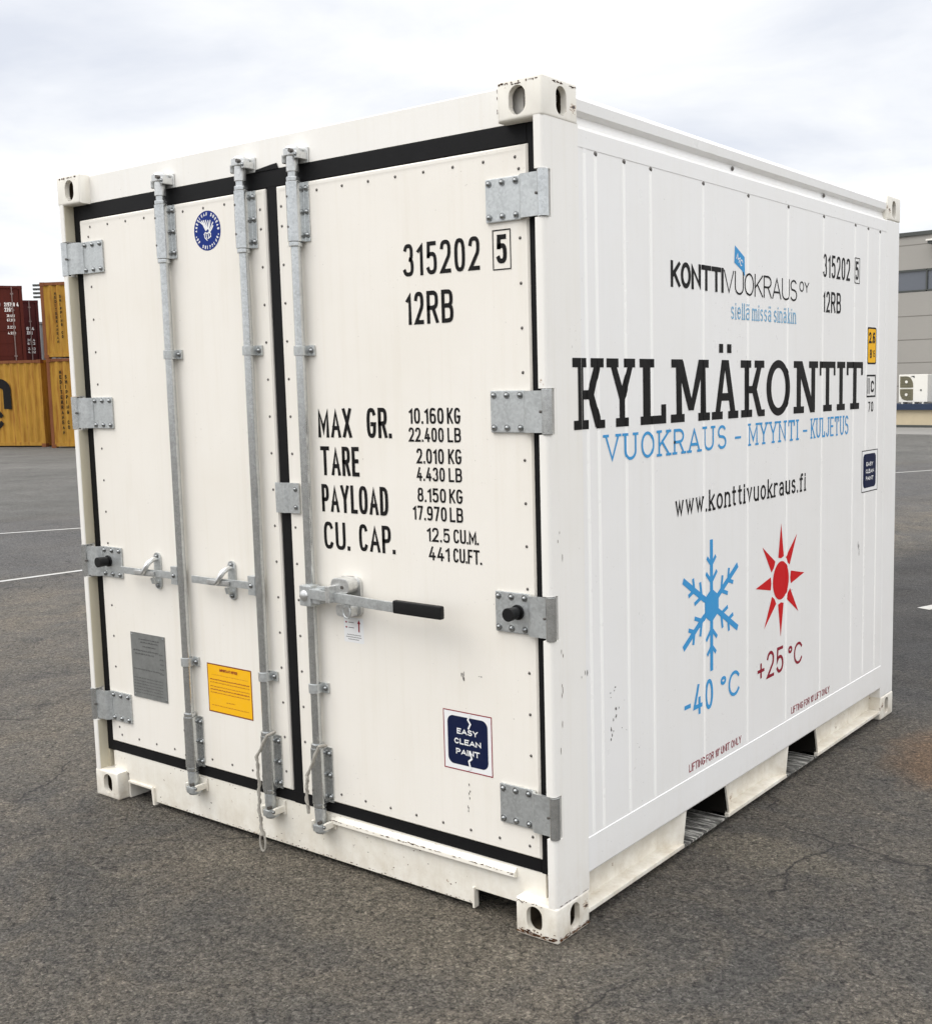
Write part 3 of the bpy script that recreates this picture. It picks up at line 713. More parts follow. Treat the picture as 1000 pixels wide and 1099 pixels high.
# short handles with their catches
for bar, x in ((b1, -1.778), (b2_, -1.321)):
    mb = MB()
    mb.box('galv', x - .050, x - .012, BY - .016, BY + .014, .970, 1.042, .003)
    mb.bolt('bolt', (x - .032, BY - .016, 1.006), (0, -1, 0), .0085)
    pts = [(x - .03, .004), (x - .09, .006), (x - .17, .002), (x - .25, -.008), (x - .368, -.006)]
    mb.strap('galv', pts, .008, .990, 1.018, .002)
    mb.strap('zinc', [(x - .15, -.006), (x - .22, -.0125), (x - .27, -.0145)], .006, .996, 1.012, .002)
    mb.build('bar_handle', bar)
    mb = MB(); cx_ = x - .182
    mb.prism('galv', rrect(cx_ - .021, .934, cx_ + .021, 1.082, .0205, 6), 'y', .032, .0398, .001)
    mb.tube('zinc', [(cx_, .034, 1.056), (cx_, .014, 1.055), (cx_ - .001, -.006, 1.044), (cx_ - .008, -.016, 1.026), (cx_ - .022, -.019, 1.008), (cx_ - .036, -.018, 1.000)], [.009, .010, .0105, .0105, .009, .006], 8)
    mb.tube('galv', [(cx_, .034, .962), (cx_ - .002, .014, .966), (cx_ - .004, .008, .984)], [.009, .010, .007], 8)
    mb.bolt('bolt', (cx_ + .002, .031, 1.068), (0, -1, 0), .008); mb.bolt('bolt', (cx_, .031, .950), (0, -1, 0), .009)
    mb.build('handle_catch', dl)
mb = MB(); x = -1.052
mb.box('galv', x - .024, x + .034, -.020, .030, .962, 1.036, .006)
mb.dome('zinc', (x, -.020, 1.0), (0, -1, 0), .020, .010, 14)
mb.box('galv', x + .034, x + .075, -.016, .016, .974, 1.028, .004)
mb.strap('galv', [(x + .03, -.018), (x + .16, -.024), (x + .24, -.028), (x + .34, -.042), (x + .49, -.052)], .010, .992, 1.026, .002)
mb.strap('galv', [(x + .05, -.002), (x + .10, .010), (x + .17, .002)], .010, 1.000, 1.036, .002)
mb.build('bar_handle', b3)
mb = MB(); pts = [(x + .460, -.049), (x + .52, -.051), (x + .60, -.053), (x + .670, -.054)]
mb.strap('grip', pts, .021, .990, 1.034, .007); mb.build('handle_grip', b3, label='black plastic grip sleeve')
mb = MB(); cx_ = -.872
mb.prism('zinc', rrect(cx_ - .044, 1.024, cx_ + .044, 1.076, .024, 6), 'y', -.020, .0398, .004)
mb.prism('zinc', rrect(cx_ - .038, .940, cx_ + .038, .984, .016, 6), 'y', -.006, .0398, .003)
mb.prism('zinc', rrect(cx_ - .050, .940, cx_ + .050, 1.076, .022, 6), 'y', .028, .0397, .001)
mb.cyl('rivet', (cx_ + .012, -.0196, 1.046), (cx_ + .012, -.0235, 1.046), .006, n=10)
mb.box('zinc', cx_ - .040, cx_ - .020, -.052, -.020, .992, 1.050, .003)
mb.tube('galv', [(cx_ + .03 + .017 * cos(a), -.020, .962 + .021 * sin(a)) for a in [i * pi / 8 for i in range(-5, 13)]], .0035, 6)
mb.build('handle_catch', dr)
# ------------------------------------------------------------------ side, roof, rails
def side_panel(sign):
    mb = MB(); ys = [.176]
    for r in RIBS: ys += [r + d for d, _ in PROF]
    ys += [Ln - .178]
    b2 = bmesh.new(); zs = (.28, .30, 1.2, 2.400, 2.420)
    X = (lambda y, z_: PX + (ribh(y) if .29 < z_ < 2.41 else 0)) if sign > 0 else (lambda y, z_: -Wd - PX - (ribh(y) if .29 < z_ < 2.41 else 0))
    grid = [[b2.verts.new((X(y, z_), y, z_)) for z_ in zs] for y in ys]
    for i in range(len(ys) - 1):
        for j in range(len(zs) - 1):
            q = (grid[i][j], grid[i + 1][j], grid[i + 1][j + 1], grid[i][j + 1]); b2.faces.new(q if sign > 0 else q[::-1])
    cen = {f.index: f.calc_center_median() for f in b2.faces}
    b2.faces.ensure_lookup_table(); b2.faces.index_update()
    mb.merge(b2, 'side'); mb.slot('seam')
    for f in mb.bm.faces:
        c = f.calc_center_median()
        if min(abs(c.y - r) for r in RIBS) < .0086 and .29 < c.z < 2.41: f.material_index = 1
    if sign > 0:
        for r in RIBS[1:]: mb.dome('rivet', (PX, r, 2.406), (1, 0, 0), .0085, .005, 10)
    return mb.build('side_panel', K, angle=12, label='side panel carrying the large printed advert' if sign > 0 else None)
sp = side_panel(1); side_panel(-1)
def mirx(p): return [(-Wd - a, b_) for a, b_ in p]
roof_prof = [(-.08, 2.4145), (-.003, 2.4145), (-.003, 2.466), (-.022, 2.482), (-.028, 2.508), (-.010, 2.520), (-.008, 2.552), (-.018, 2.566), (-.08, 2.566)]
bot_prof = [(-.08, .1695), (-.004, .1695), (-.002, .174), (-.002, .284), (-.0105, .2905), (-.08, .2905)]
for s_ in (0, 1):
    f = (lambda p: p) if s_ == 0 else mirx
    mb = MB(); mb.prism('side', f(roof_prof), 'y', .1785, Ln - .1785)
    if s_ == 0:
        for (y, z_) in ((1.22, 2.495), (2.08, 2.500), (2.33, 2.53)): mb.dome('rivet', (-.022, y, z_), (1, 0, 0), .009, .006)
    mb.build('roof_rail', K, angle=20)
    mb = MB(); mb.prism('side', f(bot_prof), 'y', .1785, Ln - .1785)
    mb.build('bottom_rail', K, smooth=False)
    # lower rail web with fork pockets
    segs = [(.1785, .80), (1.150, 1.690), (2.020, Ln - .1785)]
    xa, xb = sorted((-.08, -.003)) if s_ == 0 else (-Wd + .003, -Wd + .08)
    for i, (y0, y1) in enumerate(segs):
        mb = MB(); mb.box('worn', xa, xb, y0, y1, .036, .0505, .002)
        def gus(yt, yb, yi):       # slanted gusset beside a fork pocket
            b9 = bmesh.new(); f = 1 if s_ == 0 else -1; o9 = 0 if s_ == 0 else -Wd
            vs = [b9.verts.new((o9 + f * x_, y_, z_)) for x_, y_, z_ in ((-.006, yt, .1695), (-.060, yi, .1695), (-.060, yi, .050), (-.006, yb, .050), (-.014, yt, .1695), (-.068, yi, .1695), (-.068, yi, .050), (-.014, yb, .050))]
            for q in ((0, 1, 2, 3), (7, 6, 5, 4), (0, 3, 7, 4), (1, 5, 6, 2), (0, 4, 5, 1), (3, 2, 6, 7)): b9.faces.new([vs[k9] for k9 in q])
            bmesh.ops.recalc_face_normals(b9, faces=b9.faces); mb.merge(b9, 'worn')
        if i: gus(y0 - .018, y0 + .012, y0 + .10)
        if i < 2: gus(y1 + .022, y1 - .004, y1 - .10)
        yi0 = y0 + (.10 if i else 0); yi1 = y1 - (.10 if i < 2 else 0)
        web = [(-.042, yi0), (-.042, yi1)]
        pts = [(-.0605, yi0), (-.0605, yi1)]
        poly = pts + [(a - .008, b_) for a, b_ in pts[::-1]]
        mb.prism('worn', poly if s_ == 0 else mirx(poly), 'z', .050, .1700); mb.build('lower_rail', K)
# fork pockets: open tubes right through the base
for (y0, y1) in ((.80, 1.150), (1.690, 2.020)):
    mb = MB()
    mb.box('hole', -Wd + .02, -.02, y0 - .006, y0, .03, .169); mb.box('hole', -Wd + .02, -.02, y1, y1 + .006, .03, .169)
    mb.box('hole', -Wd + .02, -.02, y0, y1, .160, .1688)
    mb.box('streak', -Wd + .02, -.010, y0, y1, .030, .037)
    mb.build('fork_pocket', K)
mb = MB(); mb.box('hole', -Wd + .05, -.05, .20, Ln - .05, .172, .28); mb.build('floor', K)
mb = MB(); mb.box('side', -Wd + .06, -.06, .05, Ln - .02, 2.545, 2.5655); mb.build('roof', K)
mb = MB(); mb.box('side', -Wd + .12, -.12, Ln - .03, Ln - .01, .12, 2.47); mb.build('rear_wall', K)
# ------------------------------------------------------------------ door lettering
def door_text(rows, parent, label, matn='black'):
    for r in rows:
        bm = bmesh.new(); textmesh(bm, *r[0], **(r[1] if len(r) > 1 else {})); flipfix(bm); flatobj('lettering', bm, matn, 'door', parent, label)
T = dict(t=.125)
door_text([(('315202', -.584, 2.066, .101, .312), dict(t=.125, gap=.2))], dr, 'black serial number 315202')
bm = bmesh.new(); textmesh(bm, '5', -.207, 2.078, .085, .039, t=.17); 
bx = [(-.220, 2.061), (-.154, 2.061), (-.154, 2.176), (-.220, 2.176), (-.220, 2.061)]
ribbon(bm, bx, .0035, .0004); flipfix(bm); flatobj('lettering', bm, 'black', 'door', dr, 'check digit 5 in a thin box')
door_text([(('12RB', -.580, 1.914, .102, .198), dict(t=.13, gap=.2))], dr, 'black type code 12RB')
door_text([(('MAX', -1.008, 1.550, .101, .163), dict(t=.14)), (('GR.', -.774, 1.551, .1, .110), dict(t=.14)),
           (('TARE', -1.002, 1.420, .100, .186), dict(t=.14)), (('PAYLOAD', -1.004, 1.293, .096, .316), dict(t=.14)),
           (('CU.', -1.001, 1.163, .096, .125), dict(t=.14)), (('CAP.', -.830, 1.166, .093, .165), dict(t=.14))], dr, 'black words of the weight table')
rows = []
for s_, x0, z0, h_, x1 in (('10,160', -.583, 1.599, .051, -.435), ('22,400', -.586, 1.541, .046, -.437), ('2,010', -.555, 1.471, .049, -.439), ('4,430', -.557, 1.415, .045, -.437),
                           ('8,150', -.556, 1.347, .046, -.435), ('17,970', -.579, 1.287, .047, -.434), ('12.5', -.521, 1.219, .046, -.424), ('441', -.515, 1.158, .046, -.427)):
    rows.append(((s_, x0, z0, h_, x1 - x0), dict(t=.15, gap=.15)))
for s_, z0, h_ in (('KG', 1.599, .051), ('LB', 1.541, .046), ('KG', 1.472, .048), ('LB', 1.415, .045), ('KG', 1.347, .046), ('LB', 1.287, .047)):
    rows.append(((s_, -.421, z0, h_, .055), dict(t=.15, gap=.15)))
rows.append((('CU.M.', -.408, 1.220, .045, .102), dict(t=.15, gap=.12))); rows.append((('CU.FT.', -.411, 1.158, .046, .116), dict(t=.15, gap=.12)))
door_text(rows, dr, 'black figures of the weight table')
# easy clean paint sticker
def clean_sticker(where, parent, x0, z0, x1, z1, tear):
    w_, h_ = x1 - x0, z1 - z0
    bm = bmesh.new(); polyface(bm, [(x0, z0), (x1, z0), (x1, z1), (x0, z1)]); flatobj('sticker', bm, 'white', where, parent, 'square sticker reading EASY CLEAN PAINT', .0005)
    bm = bmesh.new(); ribbon(bm, [(x0, z0), (x1, z0), (x1, z1), (x0, z1), (x0, z0)], .0035 if tear else .004, 0); flipfix(bm); flatobj('sticker_border', bm, 'dred' if tear else 'black', where, parent, None, .0009)
    bm = bmesh.new(); m_ = w_ * .08; polyface(bm, rrect(x0 + m_, z0 + h_ * .09, x1 - m_, z1 - h_ * .08, w_ * .12, 6)); flatobj('sticker_field', bm, 'navy', where, parent, None, .0009)
    bm = bmesh.new(); th = h_ * .098; xm = (x0 + x1) / 2
    for i, (s_, ww) in enumerate((('EASY', .44), ('CLEAN', .56), ('PAINT', .50))): textmesh(bm, s_, xm - ww * w_ / 2, z0 + h_ * (.62 - .175 * i), th, ww * w_, t=.21, style='sans', gap=.10)
    if tear:
        for pts in ([(xm + .012, z1 - .004), (xm + .004, z1 - .022), (xm + .014, z1 - .035), (xm + .006, z1 - .050)], [(xm + .010, z0 + .068), (xm + .016, z0 + .045), (xm + .004, z0 + .035), (xm + .010, z0 + .012), (xm - .002, z0 + .006)]): ribbon(bm, pts, .0065, .0007)
    flipfix(bm); flatobj('sticker_text', bm, 'white', where, parent, None, .0013)
clean_sticker('door', dr, -.473, .474, -.273, .669, True)
# small warning sticker under the long handle
bm = bmesh.new(); polyface(bm, rrect(-.920, .842, -.825, .930, .004, 2)); flatobj('sticker', bm, 'white', 'door', dr, 'small white instruction sticker with red arrow', .0005)
bm = bmesh.new()
for z_, a, b_ in ((.868, .905, .842), (.860, .91, .838), (.852, .90, .85)):
    if z_ < .866: flipfix(bm); flatobj('sticker_text', bm, 'scuff', 'door', dr, None, .0009); bm = bmesh.new()
    s_ = -a
    while s_ < -b_ : ribbon(bm, [(s_, z_), (s_ + .003, z_ + .002), (s_ + .005, z_)], .0018, 0); s_ += .0075
for z_ in (.912, .894): ribbon(bm, [(-.897, z_), (-.872, z_)], .0022, 0)
flipfix(bm); flatobj('sticker_text', bm, 'scuff', 'door', dr, None, .0009)
bm = bmesh.new(); ribbon(bm, [(-.847, .884), (-.847, .908)], .006, 0); polyface(bm, [(-.855, .910), (-.839, .910), (-.847, .924)])
for z_ in (.912, .894): polyface(bm, rrect(-.912, z_ - .003, -.904, z_ + .003, .002, 2))
flipfix(bm); flatobj('sticker_arrow', bm, 'dred', 'door', dr, None, .0009)
# left door: plate, notice, emblem
mb = MB(); mb.box('plate', -2.176, -1.949, .0365, .0399, .464, .737, .001)
for x_ in (-2.166, -1.959):
    for z_ in (.474, .727): mb.dome('bolt', (x_, .0365, z_), (0, -1, 0), .004, .002)
pl = mb.build('data_plate', dl, label='grey engraved data plate with rows of fine print')
def scribble(bm, x0, x1, z_, h_, dens=1.0, k=0):
    s_ = x0
    while s_ < x1:
        L = random.uniform(.006, .018)
        e = min(s_ + L, x1); n = max(2, int((e - s_) / .0035)); pts = [(s_ + (e - s_) * i / n, z_ + (h_ * .5 if i % 2 else -h_ * .5) * random.uniform(.5, 1)) for i in range(n + 1)]
        ribbon(bm, pts, .0018 * dens, k); s_ = e + .0045
bm = bmesh.new()
for z_, a, b_ in ((.712, .17, .08), (.700, .16, .09), (.683, .145, .105), (.664, .21, .09), (.65, .20, .12)): scribble(bm, -1.949 - a, -1.949 - b_ + .045, z_, .006, .9)
for i in range(7): scribble(bm, -2.165, -1.975, .560 - i * .0125 if i else .585, .0045, .7)
flipfix(bm); flatobj('plate_print', bm, 'platetext', 'door', dl, None, .0042); bm = bmesh.new()
for i in range(5): scribble(bm, -1.985, -1.962, .66 - i * .02, .005, .8)
flipfix(bm); flatobj('plate_print', bm, 'platetext', 'door', dl, None, .0042)
bm = bmesh.new(); polyface(bm, [(-1.689, .474), (-1.427, .474), (-1.427, .668), (-1.689, .668)]); flatobj('notice_border', bm, 'brown', 'door', dl, None, .0005)
bm = bmesh.new(); polyface(bm, [(-1.684, .479), (-1.432, .479), (-1.432, .663), (-1.684, .663)]); flatobj('notice', bm, 'yellow', 'door', dl, 'yellow notice with brown border and fine dark red print', .0008)
bm = bmesh.new(); textmesh(bm, 'IMPORTANT NOTICE', -1.612, .641, .011, .105, t=.2, style='sans', gap=.12)
for i, z_ in enumerate((.606, .594, .582, .570, .558)): scribble(bm, -1.672, -1.442, z_ - (.004 if i > 1 else 0), .0045, .85 + .5 * (i in (0, 3)))
flipfix(bm); flatobj('notice_print', bm, 'dred', 'door', dl, None, .0012); bm = bmesh.new(); scribble(bm, -1.66, -1.45, .625, .003, .5); scribble(bm, -1.58, -1.53, .522, .004, .8); flipfix(bm); flatobj('notice_print', bm, 'dred', 'door', dl, None, .0012); bm = bmesh.new(); scribble(bm, -1.668, -1.45, .503, .0035, .7)
flipfix(bm); flatobj('notice_print', bm, 'dred', 'door', dl, None, .0012)
ex, ez, er = -1.549, 2.300, .0715
bm = bmesh.new(); polyface(bm, [(ex + .076 * cos(R(a)), ez + er * sin(R(a))) for a in range(0, 360, 10)]); flatobj('emblem', bm, 'absblue', 'door', dl, 'round blue emblem with white ring of words and a white eagle', .0005)
bm = bmesh.new()
def ringtext(bm, s_, a_mid, rad, h_, adv, up=True):
    n = len(s_)
    for i, ch in enumerate(s_):
        if ch == ' ': continue
        off = (i - (n - 1) / 2) * adv
        a = R(a_mid - off) if up else R(a_mid + off)
        tb = bmesh.new(); textmesh(tb, ch, -h_ * .28, -h_ / 2, h_, h_ * .56, t=.24, style='sans')
        rot_ = a - pi / 2 if up else a + pi / 2
        xf = Matrix.Translation((ex + rad * 1.06 * cos(a), ez + rad * sin(a), 0)) @ Matrix.Rotation(rot_, 4, 'Z')
        bmesh.ops.transform(tb, matrix=xf, verts=tb.verts); me = bpy.data.meshes.new('t'); tb.to_mesh(me); tb.free(); bm.from_mesh(me); bpy.data.meshes.remove(me)
ringtext(bm, 'AMERICAN BUREAU', 90, .060, .0125, 12.5); ringtext(bm, 'OF SHIPPING', 270, .060, .0125, 12.5, False)
for a in (178, 2): polyface(bm, [(ex + .063 * cos(R(a)) + .003 * cos(R(t_)), ez + .06 * sin(R(a)) - .02 + .003 * sin(R(t_))) for t_ in range(0, 360, 45)])
for k9, pts in enumerate(([(-.038, .030), (-.022, .020), (-.008, -.002)], [(-.028, .032), (-.016, .020), (-.004, .000)], [(-.018, .033), (-.008, .018), (.000, .002)], [(-.006, .033), (.000, .018), (.003, .004)], [(.008, .030), (.010, .016), (.008, .002)], [(.020, .030), (.016, .016), (.010, .000)], [(.034, .022), (.024, .008), (.012, -.006)], [(.034, .010), (.026, .000), (.012, -.012)])):
    ribbon(bm, [(ex + a, ez + .004 + b_) for a, b_ in pts], .0052, .00003 * k9)
for k9, pts in enumerate(([(-.018, -.014), (-.010, -.008), (.000, -.012), (.010, -.008), (.020, -.014)], [(-.016, -.014), (-.014, -.026), (-.002, -.036)], [(.018, -.014), (.020, -.024), (.004, -.030)], [(-.006, -.014), (-.004, -.028)], [(.006, -.012), (.008, -.024)], [(.012, -.004), (.018, -.012)])):
    ribbon(bm, [(ex + a, ez + .002 + b_) for a, b_ in pts], .0040, .0003 + .00003 * k9)
flipfix(bm); flatobj('emblem_print', bm, 'white', 'door', dl, None, .0009)
# scuffs and chips on the door and post
bm = bmesh.new()
def scuff(x_, z_, w_, h_, n=7):
    polyface(bm, [(x_ + w_ * cos(2 * pi * i / n) * random.uniform(.3, 1), z_ + h_ * sin(2 * pi * i / n) * random.uniform(.5, 1)) for i in range(n)], random.random() * .0003)
for _ in range(6): scuff(-.385 + random.uniform(-.008, .006), .788 + random.uniform(-.012, .012), .0025, .011)
for _ in range(3): scuff(-.315 + random.uniform(-.008, .008), .797, .004, .0018)
for z_ in (.43, .408, .40, .385, .355, .35, .34): scuff(-.372 + random.uniform(-.008, .008), z_, .003, .006)
for _ in range(26): scuff(random.uniform(-1.0, -.13), random.uniform(.28, 2.35), random.uniform(.0008, .002), random.uniform(.0008, .002))
flipfix(bm); flatobj('scuff_marks', bm, 'scuff', 'door', dr, None, .0006)['kind'] = 'stuff'
# ------------------------------------------------------------------ side lettering
def side_text(rows, label, matn='black', name='lettering'):
    for r in rows:
        bm = bmesh.new(); textmesh(bm, *r[0], **(r[1] if len(r) > 1 else {})); flipfix(bm); flatobj(name, bm, matn, 'side', sp, label)
BIG = {
 'K': [[(.16, .05), (.34, .05), (.34, .95), (.16, .95)], [(0, .87), (.43, .87), (.43, 1), (0, 1)], [(.02, 0), (.47, 0), (.47, .13), (.02, .13)], [(.57, .87), (.98, .87), (.98, 1), (.57, 1)], [(.68, .9), (.87, .9), (.66, .48), (.47, .55)], [(.3, .42), (.62, .42), (.62, .55), (.3, .55)], [(.46, .47), (.64, .52), (.92, .02), (.70, .02)], [(.72, 0), (1, 0), (1, .12), (.76, .12)]],
 'Y': [[(0, .87), (.41, .87), (.41, 1), (0, 1)], [(.60, .87), (1, .87), (1, 1), (.60, 1)], [(.43, .05), (.62, .05), (.62, .47), (.43, .47)], [(.30, 0), (.75, 0), (.75, .13), (.30, .13)], [(.13, .9), (.33, .9), (.62, .45), (.43, .40)], [(.72, .9), (.92, .9), (.62, .40), (.46, .50)]],
 'L': [[(0, .87), (.55, .87), (.55, 1), (0, 1)], [(.12, .05), (.40, .05), (.40, .95), (.12, .95)], [(.02, 0), (1, 0), (1, .13), (.02, .13)], [(.81, .1), (1, .1), (1, .30), (.81, .30)]],
 'M': [[(.02, .87), (.30, .87), (.30, 1), (.02, 1)], [(.14, .05), (.28, .05), (.26, .95), (.13, .95)], [(0, 0), (.34, 0), (.34, .13), (0, .13)], [(.70, .87), (.97, .87), (.97, 1), (.70, 1)], [(.75, .05), (.90, .05), (.88, .95), (.76, .95)], [(.69, 0), (1, 0), (1, .13), (.69, .13)], [(.14, .98), (.31, .98), (.58, .18), (.44, .18)], [(.70, .98), (.86, .98), (.57, .18), (.46, .18)]],
 'A': [[(.37, 1), (.54, 1), (.30, .08), (.12, .08)], [(.45, 1), (.63, 1), (.90, .08), (.70, .08)], [(.26, .31), (.74, .31), (.72, .44), (.28, .44)], [(0, 0), (.40, 0), (.40, .13), (0, .13)], [(.61, 0), (1, 0), (1, .13), (.61, .13)], [(.27, 1.12), (.42, 1.12), (.42, 1.27), (.27, 1.27)], [(.57, 1.12), (.73, 1.12), (.73, 1.27), (.57, 1.27)]],
 'N': [[(0, .87), (.33, .87), (.33, 1), (0, 1)], [(.12, .05), (.29, .05), (.29, .95), (.12, .95)], [(0, 0), (.42, 0), (.42, .13), (0, .13)], [(.62, .87), (1, .87), (1, 1), (.62, 1)], [(.72, .03), (.88, .03), (.88, .95), (.72, .95)], [(.10, 1), (.34, 1), (.88, 0), (.68, 0)]],
 'T': [[(0, .87), (1, .87), (1, 1), (0, 1)], [(0, .72), (.11, .72), (.11, .9), (0, .9)], [(.89, .72), (1, .72), (1, .9), (.89, .9)], [(.39, .05), (.61, .05), (.61, .95), (.39, .95)], [(.23, 0), (.78, 0), (.78, .13), (.23, .13)]],
 'I': [[(0, .87), (1, .87), (1, 1), (0, 1)], [(0, 0), (1, 0), (1, .13), (0, .13)], [(.29, .05), (.71, .05), (.71, .95), (.29, .95)]]}
bm = bmesh.new()
for ch, y0, y1 in (('K', .131, .309), ('Y', .322, .492), ('L', .520, .690), ('M', .722, 1.005), ('A', 1.020, 1.232), ('K', 1.252, 1.462), ('O', 1.478, 1.702), ('N', 1.738, 1.990), ('T', 2.008, 2.185), ('I', 2.205, 2.300), ('T', 2.318, 2.519)):
    zb_, hb_ = 1.578, .216; wl = y1 - y0
    if ch == 'O':
        n = 40; out = [bm.verts.new((y0 + wl * (.5 + .5 * cos(2 * pi * i / n)), zb_ + hb_ * (.5 + .515 * sin(2 * pi * i / n)), 0)) for i in range(n)]
        inn = [bm.verts.new((y0 + wl * (.5 + .30 * cos(2 * pi * i / n)), zb_ + hb_ * (.5 + .37 * sin(2 * pi * i / n)), 0)) for i in range(n)]
        for i in range(n): bm.faces.new((out[i], out[(i + 1) % n], inn[(i + 1) % n], inn[i]))
    else:
        for i, q in enumerate(BIG[ch]): polyface(bm, [(y0 + u * wl, zb_ + v * hb_) for u, v in q], .00007 * i)
flipfix(bm); flatobj('lettering', bm, 'black', 'side', sp, 'huge black slab letters KYLMÄKONTIT')
side_text([(('VUOKRAUS', .298, 1.468, .088, .845), dict(t=.115, style='sans', slab=True, gap=.11, serif=.12)),
           (('-', 1.205, 1.468, .088, .05), dict(t=.10)), (('MYYNTI', 1.315, 1.467, .086, .475), dict(t=.11, style='sans', slab=True, gap=.10, serif=.12)),
           (('-', 1.835, 1.467, .086, .045), dict(t=.10)), (('KULJETUS', 1.915, 1.466, .086, .435), dict(t=.10, style='sans', slab=True, gap=.08, serif=.10))], 'light blue line VUOKRAUS - MYYNTI - KULJETUS', 'blue')
side_text([(('www.konttivuokraus.fi', .745, 1.247, .078, 1.125), dict(t=.13, style='sans', slab=True, gap=.08, serif=.08, space=.2))], 'black web address')
side_text([(('KONTTI', .727, 2.037, .089, .385), dict(t=.19, style='sans', gap=.05))], 'bold black word KONTTI')
side_text([(('VUOKRAUS', 1.116, 2.036, .086, .650), dict(t=.085, style='sans', gap=.07))], 'thin black word VUOKRAUS')
side_text([(('OY', 1.790, 2.078, .043, .098), dict(t=.14, style='sans', gap=.12))], 'small raised OY')
side_text([(('siellä missä sinäkin', 1.171, 1.945, .062, .587), dict(t=.095, style='sans', slab=True, gap=.12, serif=.07))], 'pale blue slogan', 'palblue')
bm = bmesh.new(); polyface(bm, [(1.205, 2.215), (1.200, 2.152), (1.262, 2.128), (1.288, 2.106), (1.284, 2.178)]); flatobj('logo_tag', bm, 'blue', 'side', sp, 'small light blue tag above the logo', .0008)
bm = bmesh.new(); textmesh(bm, 'MC', -.028, -.012, .026, .055, t=.17, style='sans')
bmesh.ops.transform(bm, matrix=Matrix.Translation((1.243, 2.163, 0)) @ Matrix.Rotation(R(-33), 4, 'Z'), verts=bm.verts); flipfix(bm); flatobj('logo_print', bm, 'white', 'side', sp, None, .0013)
side_text([(('315202', 2.036, 2.154, .098, .308), dict(t=.12, gap=.2)), (('12RB', 2.038, 2.005, .09, .202), dict(t=.13, gap=.2)), (('70', 2.594, 1.560, .048, .066), dict(t=.15, gap=.25))], 'black serial number and type code')
bm = bmesh.new(); textmesh(bm, '5', 2.412, 2.165, .083, .038, t=.15); ribbon(bm, [(2.400, 2.150), (2.462, 2.150), (2.462, 2.262), (2.400, 2.262), (2.400, 2.150)], .0035, .0005); flipfix(bm); flatobj('lettering', bm, 'black', 'side', sp, 'check digit 5 in a thin box')
# 2.6 8'6 height sign
bm = bmesh.new(); polyface(bm, rrect(2.574, 1.784, 2.690, 1.957, .012)); flatobj('height_sign', bm, 'black', 'side', sp, 'orange height sign with black border', .0005)
bm = bmesh.new(); polyface(bm, rrect(2.582, 1.792, 2.682, 1.949, .008)); flatobj('height_sign_field', bm, 'yellow', 'side', sp, None, .0009)
bm = bmesh.new(); textmesh(bm, '2.6', 2.592, 1.882, .052, .080, t=.2, gap=.12); textmesh(bm, '8', 2.605, 1.812, .042, .026, t=.2); textmesh(bm, "'6", 2.642, 1.818, .032, .030, t=.14); flipfix(bm); flatobj('height_sign_print', bm, 'black', 'side', sp, None, .0013)
bm = bmesh.new(); ribbon(bm, [(2.570, 1.633), (2.684, 1.633), (2.684, 1.731), (2.570, 1.731), (2.570, 1.633)], .008, 0); ribbon(bm, [(2.588, 1.648), (2.588, 1.716)], .007, .0001); ribbon(bm, [(2.606, 1.648), (2.606, 1.716)], .006, .0001)
textmesh(bm, 'C', 2.625, 1.652, .055, .042, t=.2); flipfix(bm); flatobj('lettering', bm, 'black', 'side', sp, 'boxed letters ic')
clean_sticker('side', sp, 2.522, 1.182, 2.722, 1.377, False)
# snowflake
sx_, sz_ = 1.014, .894
bm = bmesh.new(); polyface(bm, [(sx_ + .064 * cos(R(a)), sz_ + .064 * sin(R(a))) for a in range(30, 390, 60)], .0003)
for kk in range(6):
    a = R(90 + 60 * kk); u = Vector((cos(a), sin(a))); v = Vector((-u.y, u.x)); c = Vector((sx_, sz_)); k_ = .00001 * kk
    ribbon(bm, [tuple(c + u * .05), tuple(c + u * .235)], .023, k_)
    for d_, L in ((.088, .044), (.152, .034)):
        ribbon(bm, [tuple(c + u * (d_ + L * .75) + v * L * .85), tuple(c + u * d_), tuple(c + u * (d_ + L * .75) - v * L * .85)], .015, k_ + .0001)
flipfix(bm); flatobj('snowflake', bm, 'blue', 'side', sp, 'large blue snowflake symbol', .0008)
# sun
sx_, sz_ = 1.622, .897
bm = bmesh.new(); polyface(bm, [(sx_ + .078 * cos(R(a)), sz_ + .080 * sin(R(a))) for a in range(0, 360, 12)])
for kk in range(8):
    a = R(90 + 45 * kk + (3 if kk % 2 else 0)); u = Vector((cos(a), sin(a))); v = Vector((-u.y, u.x)); c = Vector((sx_, sz_)); r0 = .098
    polyface(bm, [tuple(c + u * r0 - v * .027), tuple(c + u * (r0 - .006)), tuple(c + u * r0 + v * .027), tuple(c + u * .237)])
flipfix(bm); flatobj('sun_symbol', bm, 'red', 'side', sp, 'red eight pointed sun symbol', .0008)
side_text([(('-40', .806, .506, .115, .218), dict(t=.135, style='sans', gap=.2)), (('°C', 1.085, .508, .100, .165), dict(t=.13, style='sans', gap=.14))], 'blue temperature -40 °C', 'blue')
side_text([(('+25', 1.404, .510, .110, .245), dict(t=.12, style='sans', gap=.2)), (('°C', 1.698, .508, .096, .150), dict(t=.12, style='sans', gap=.14))], 'dark red temperature +25 °C', 'dred')
side_text([(("LIFTING FOR 10' UNIT ONLY", .838, .306, .030, .420), dict(t=.13, style='sans', gap=.14, space=.35)), (("LIFTING FOR 10' LIFT ONLY", 1.733, .303, .030, .418), dict(t=.13, style='sans', gap=.14, space=.35))], 'small dark red lifting notes', 'dred')
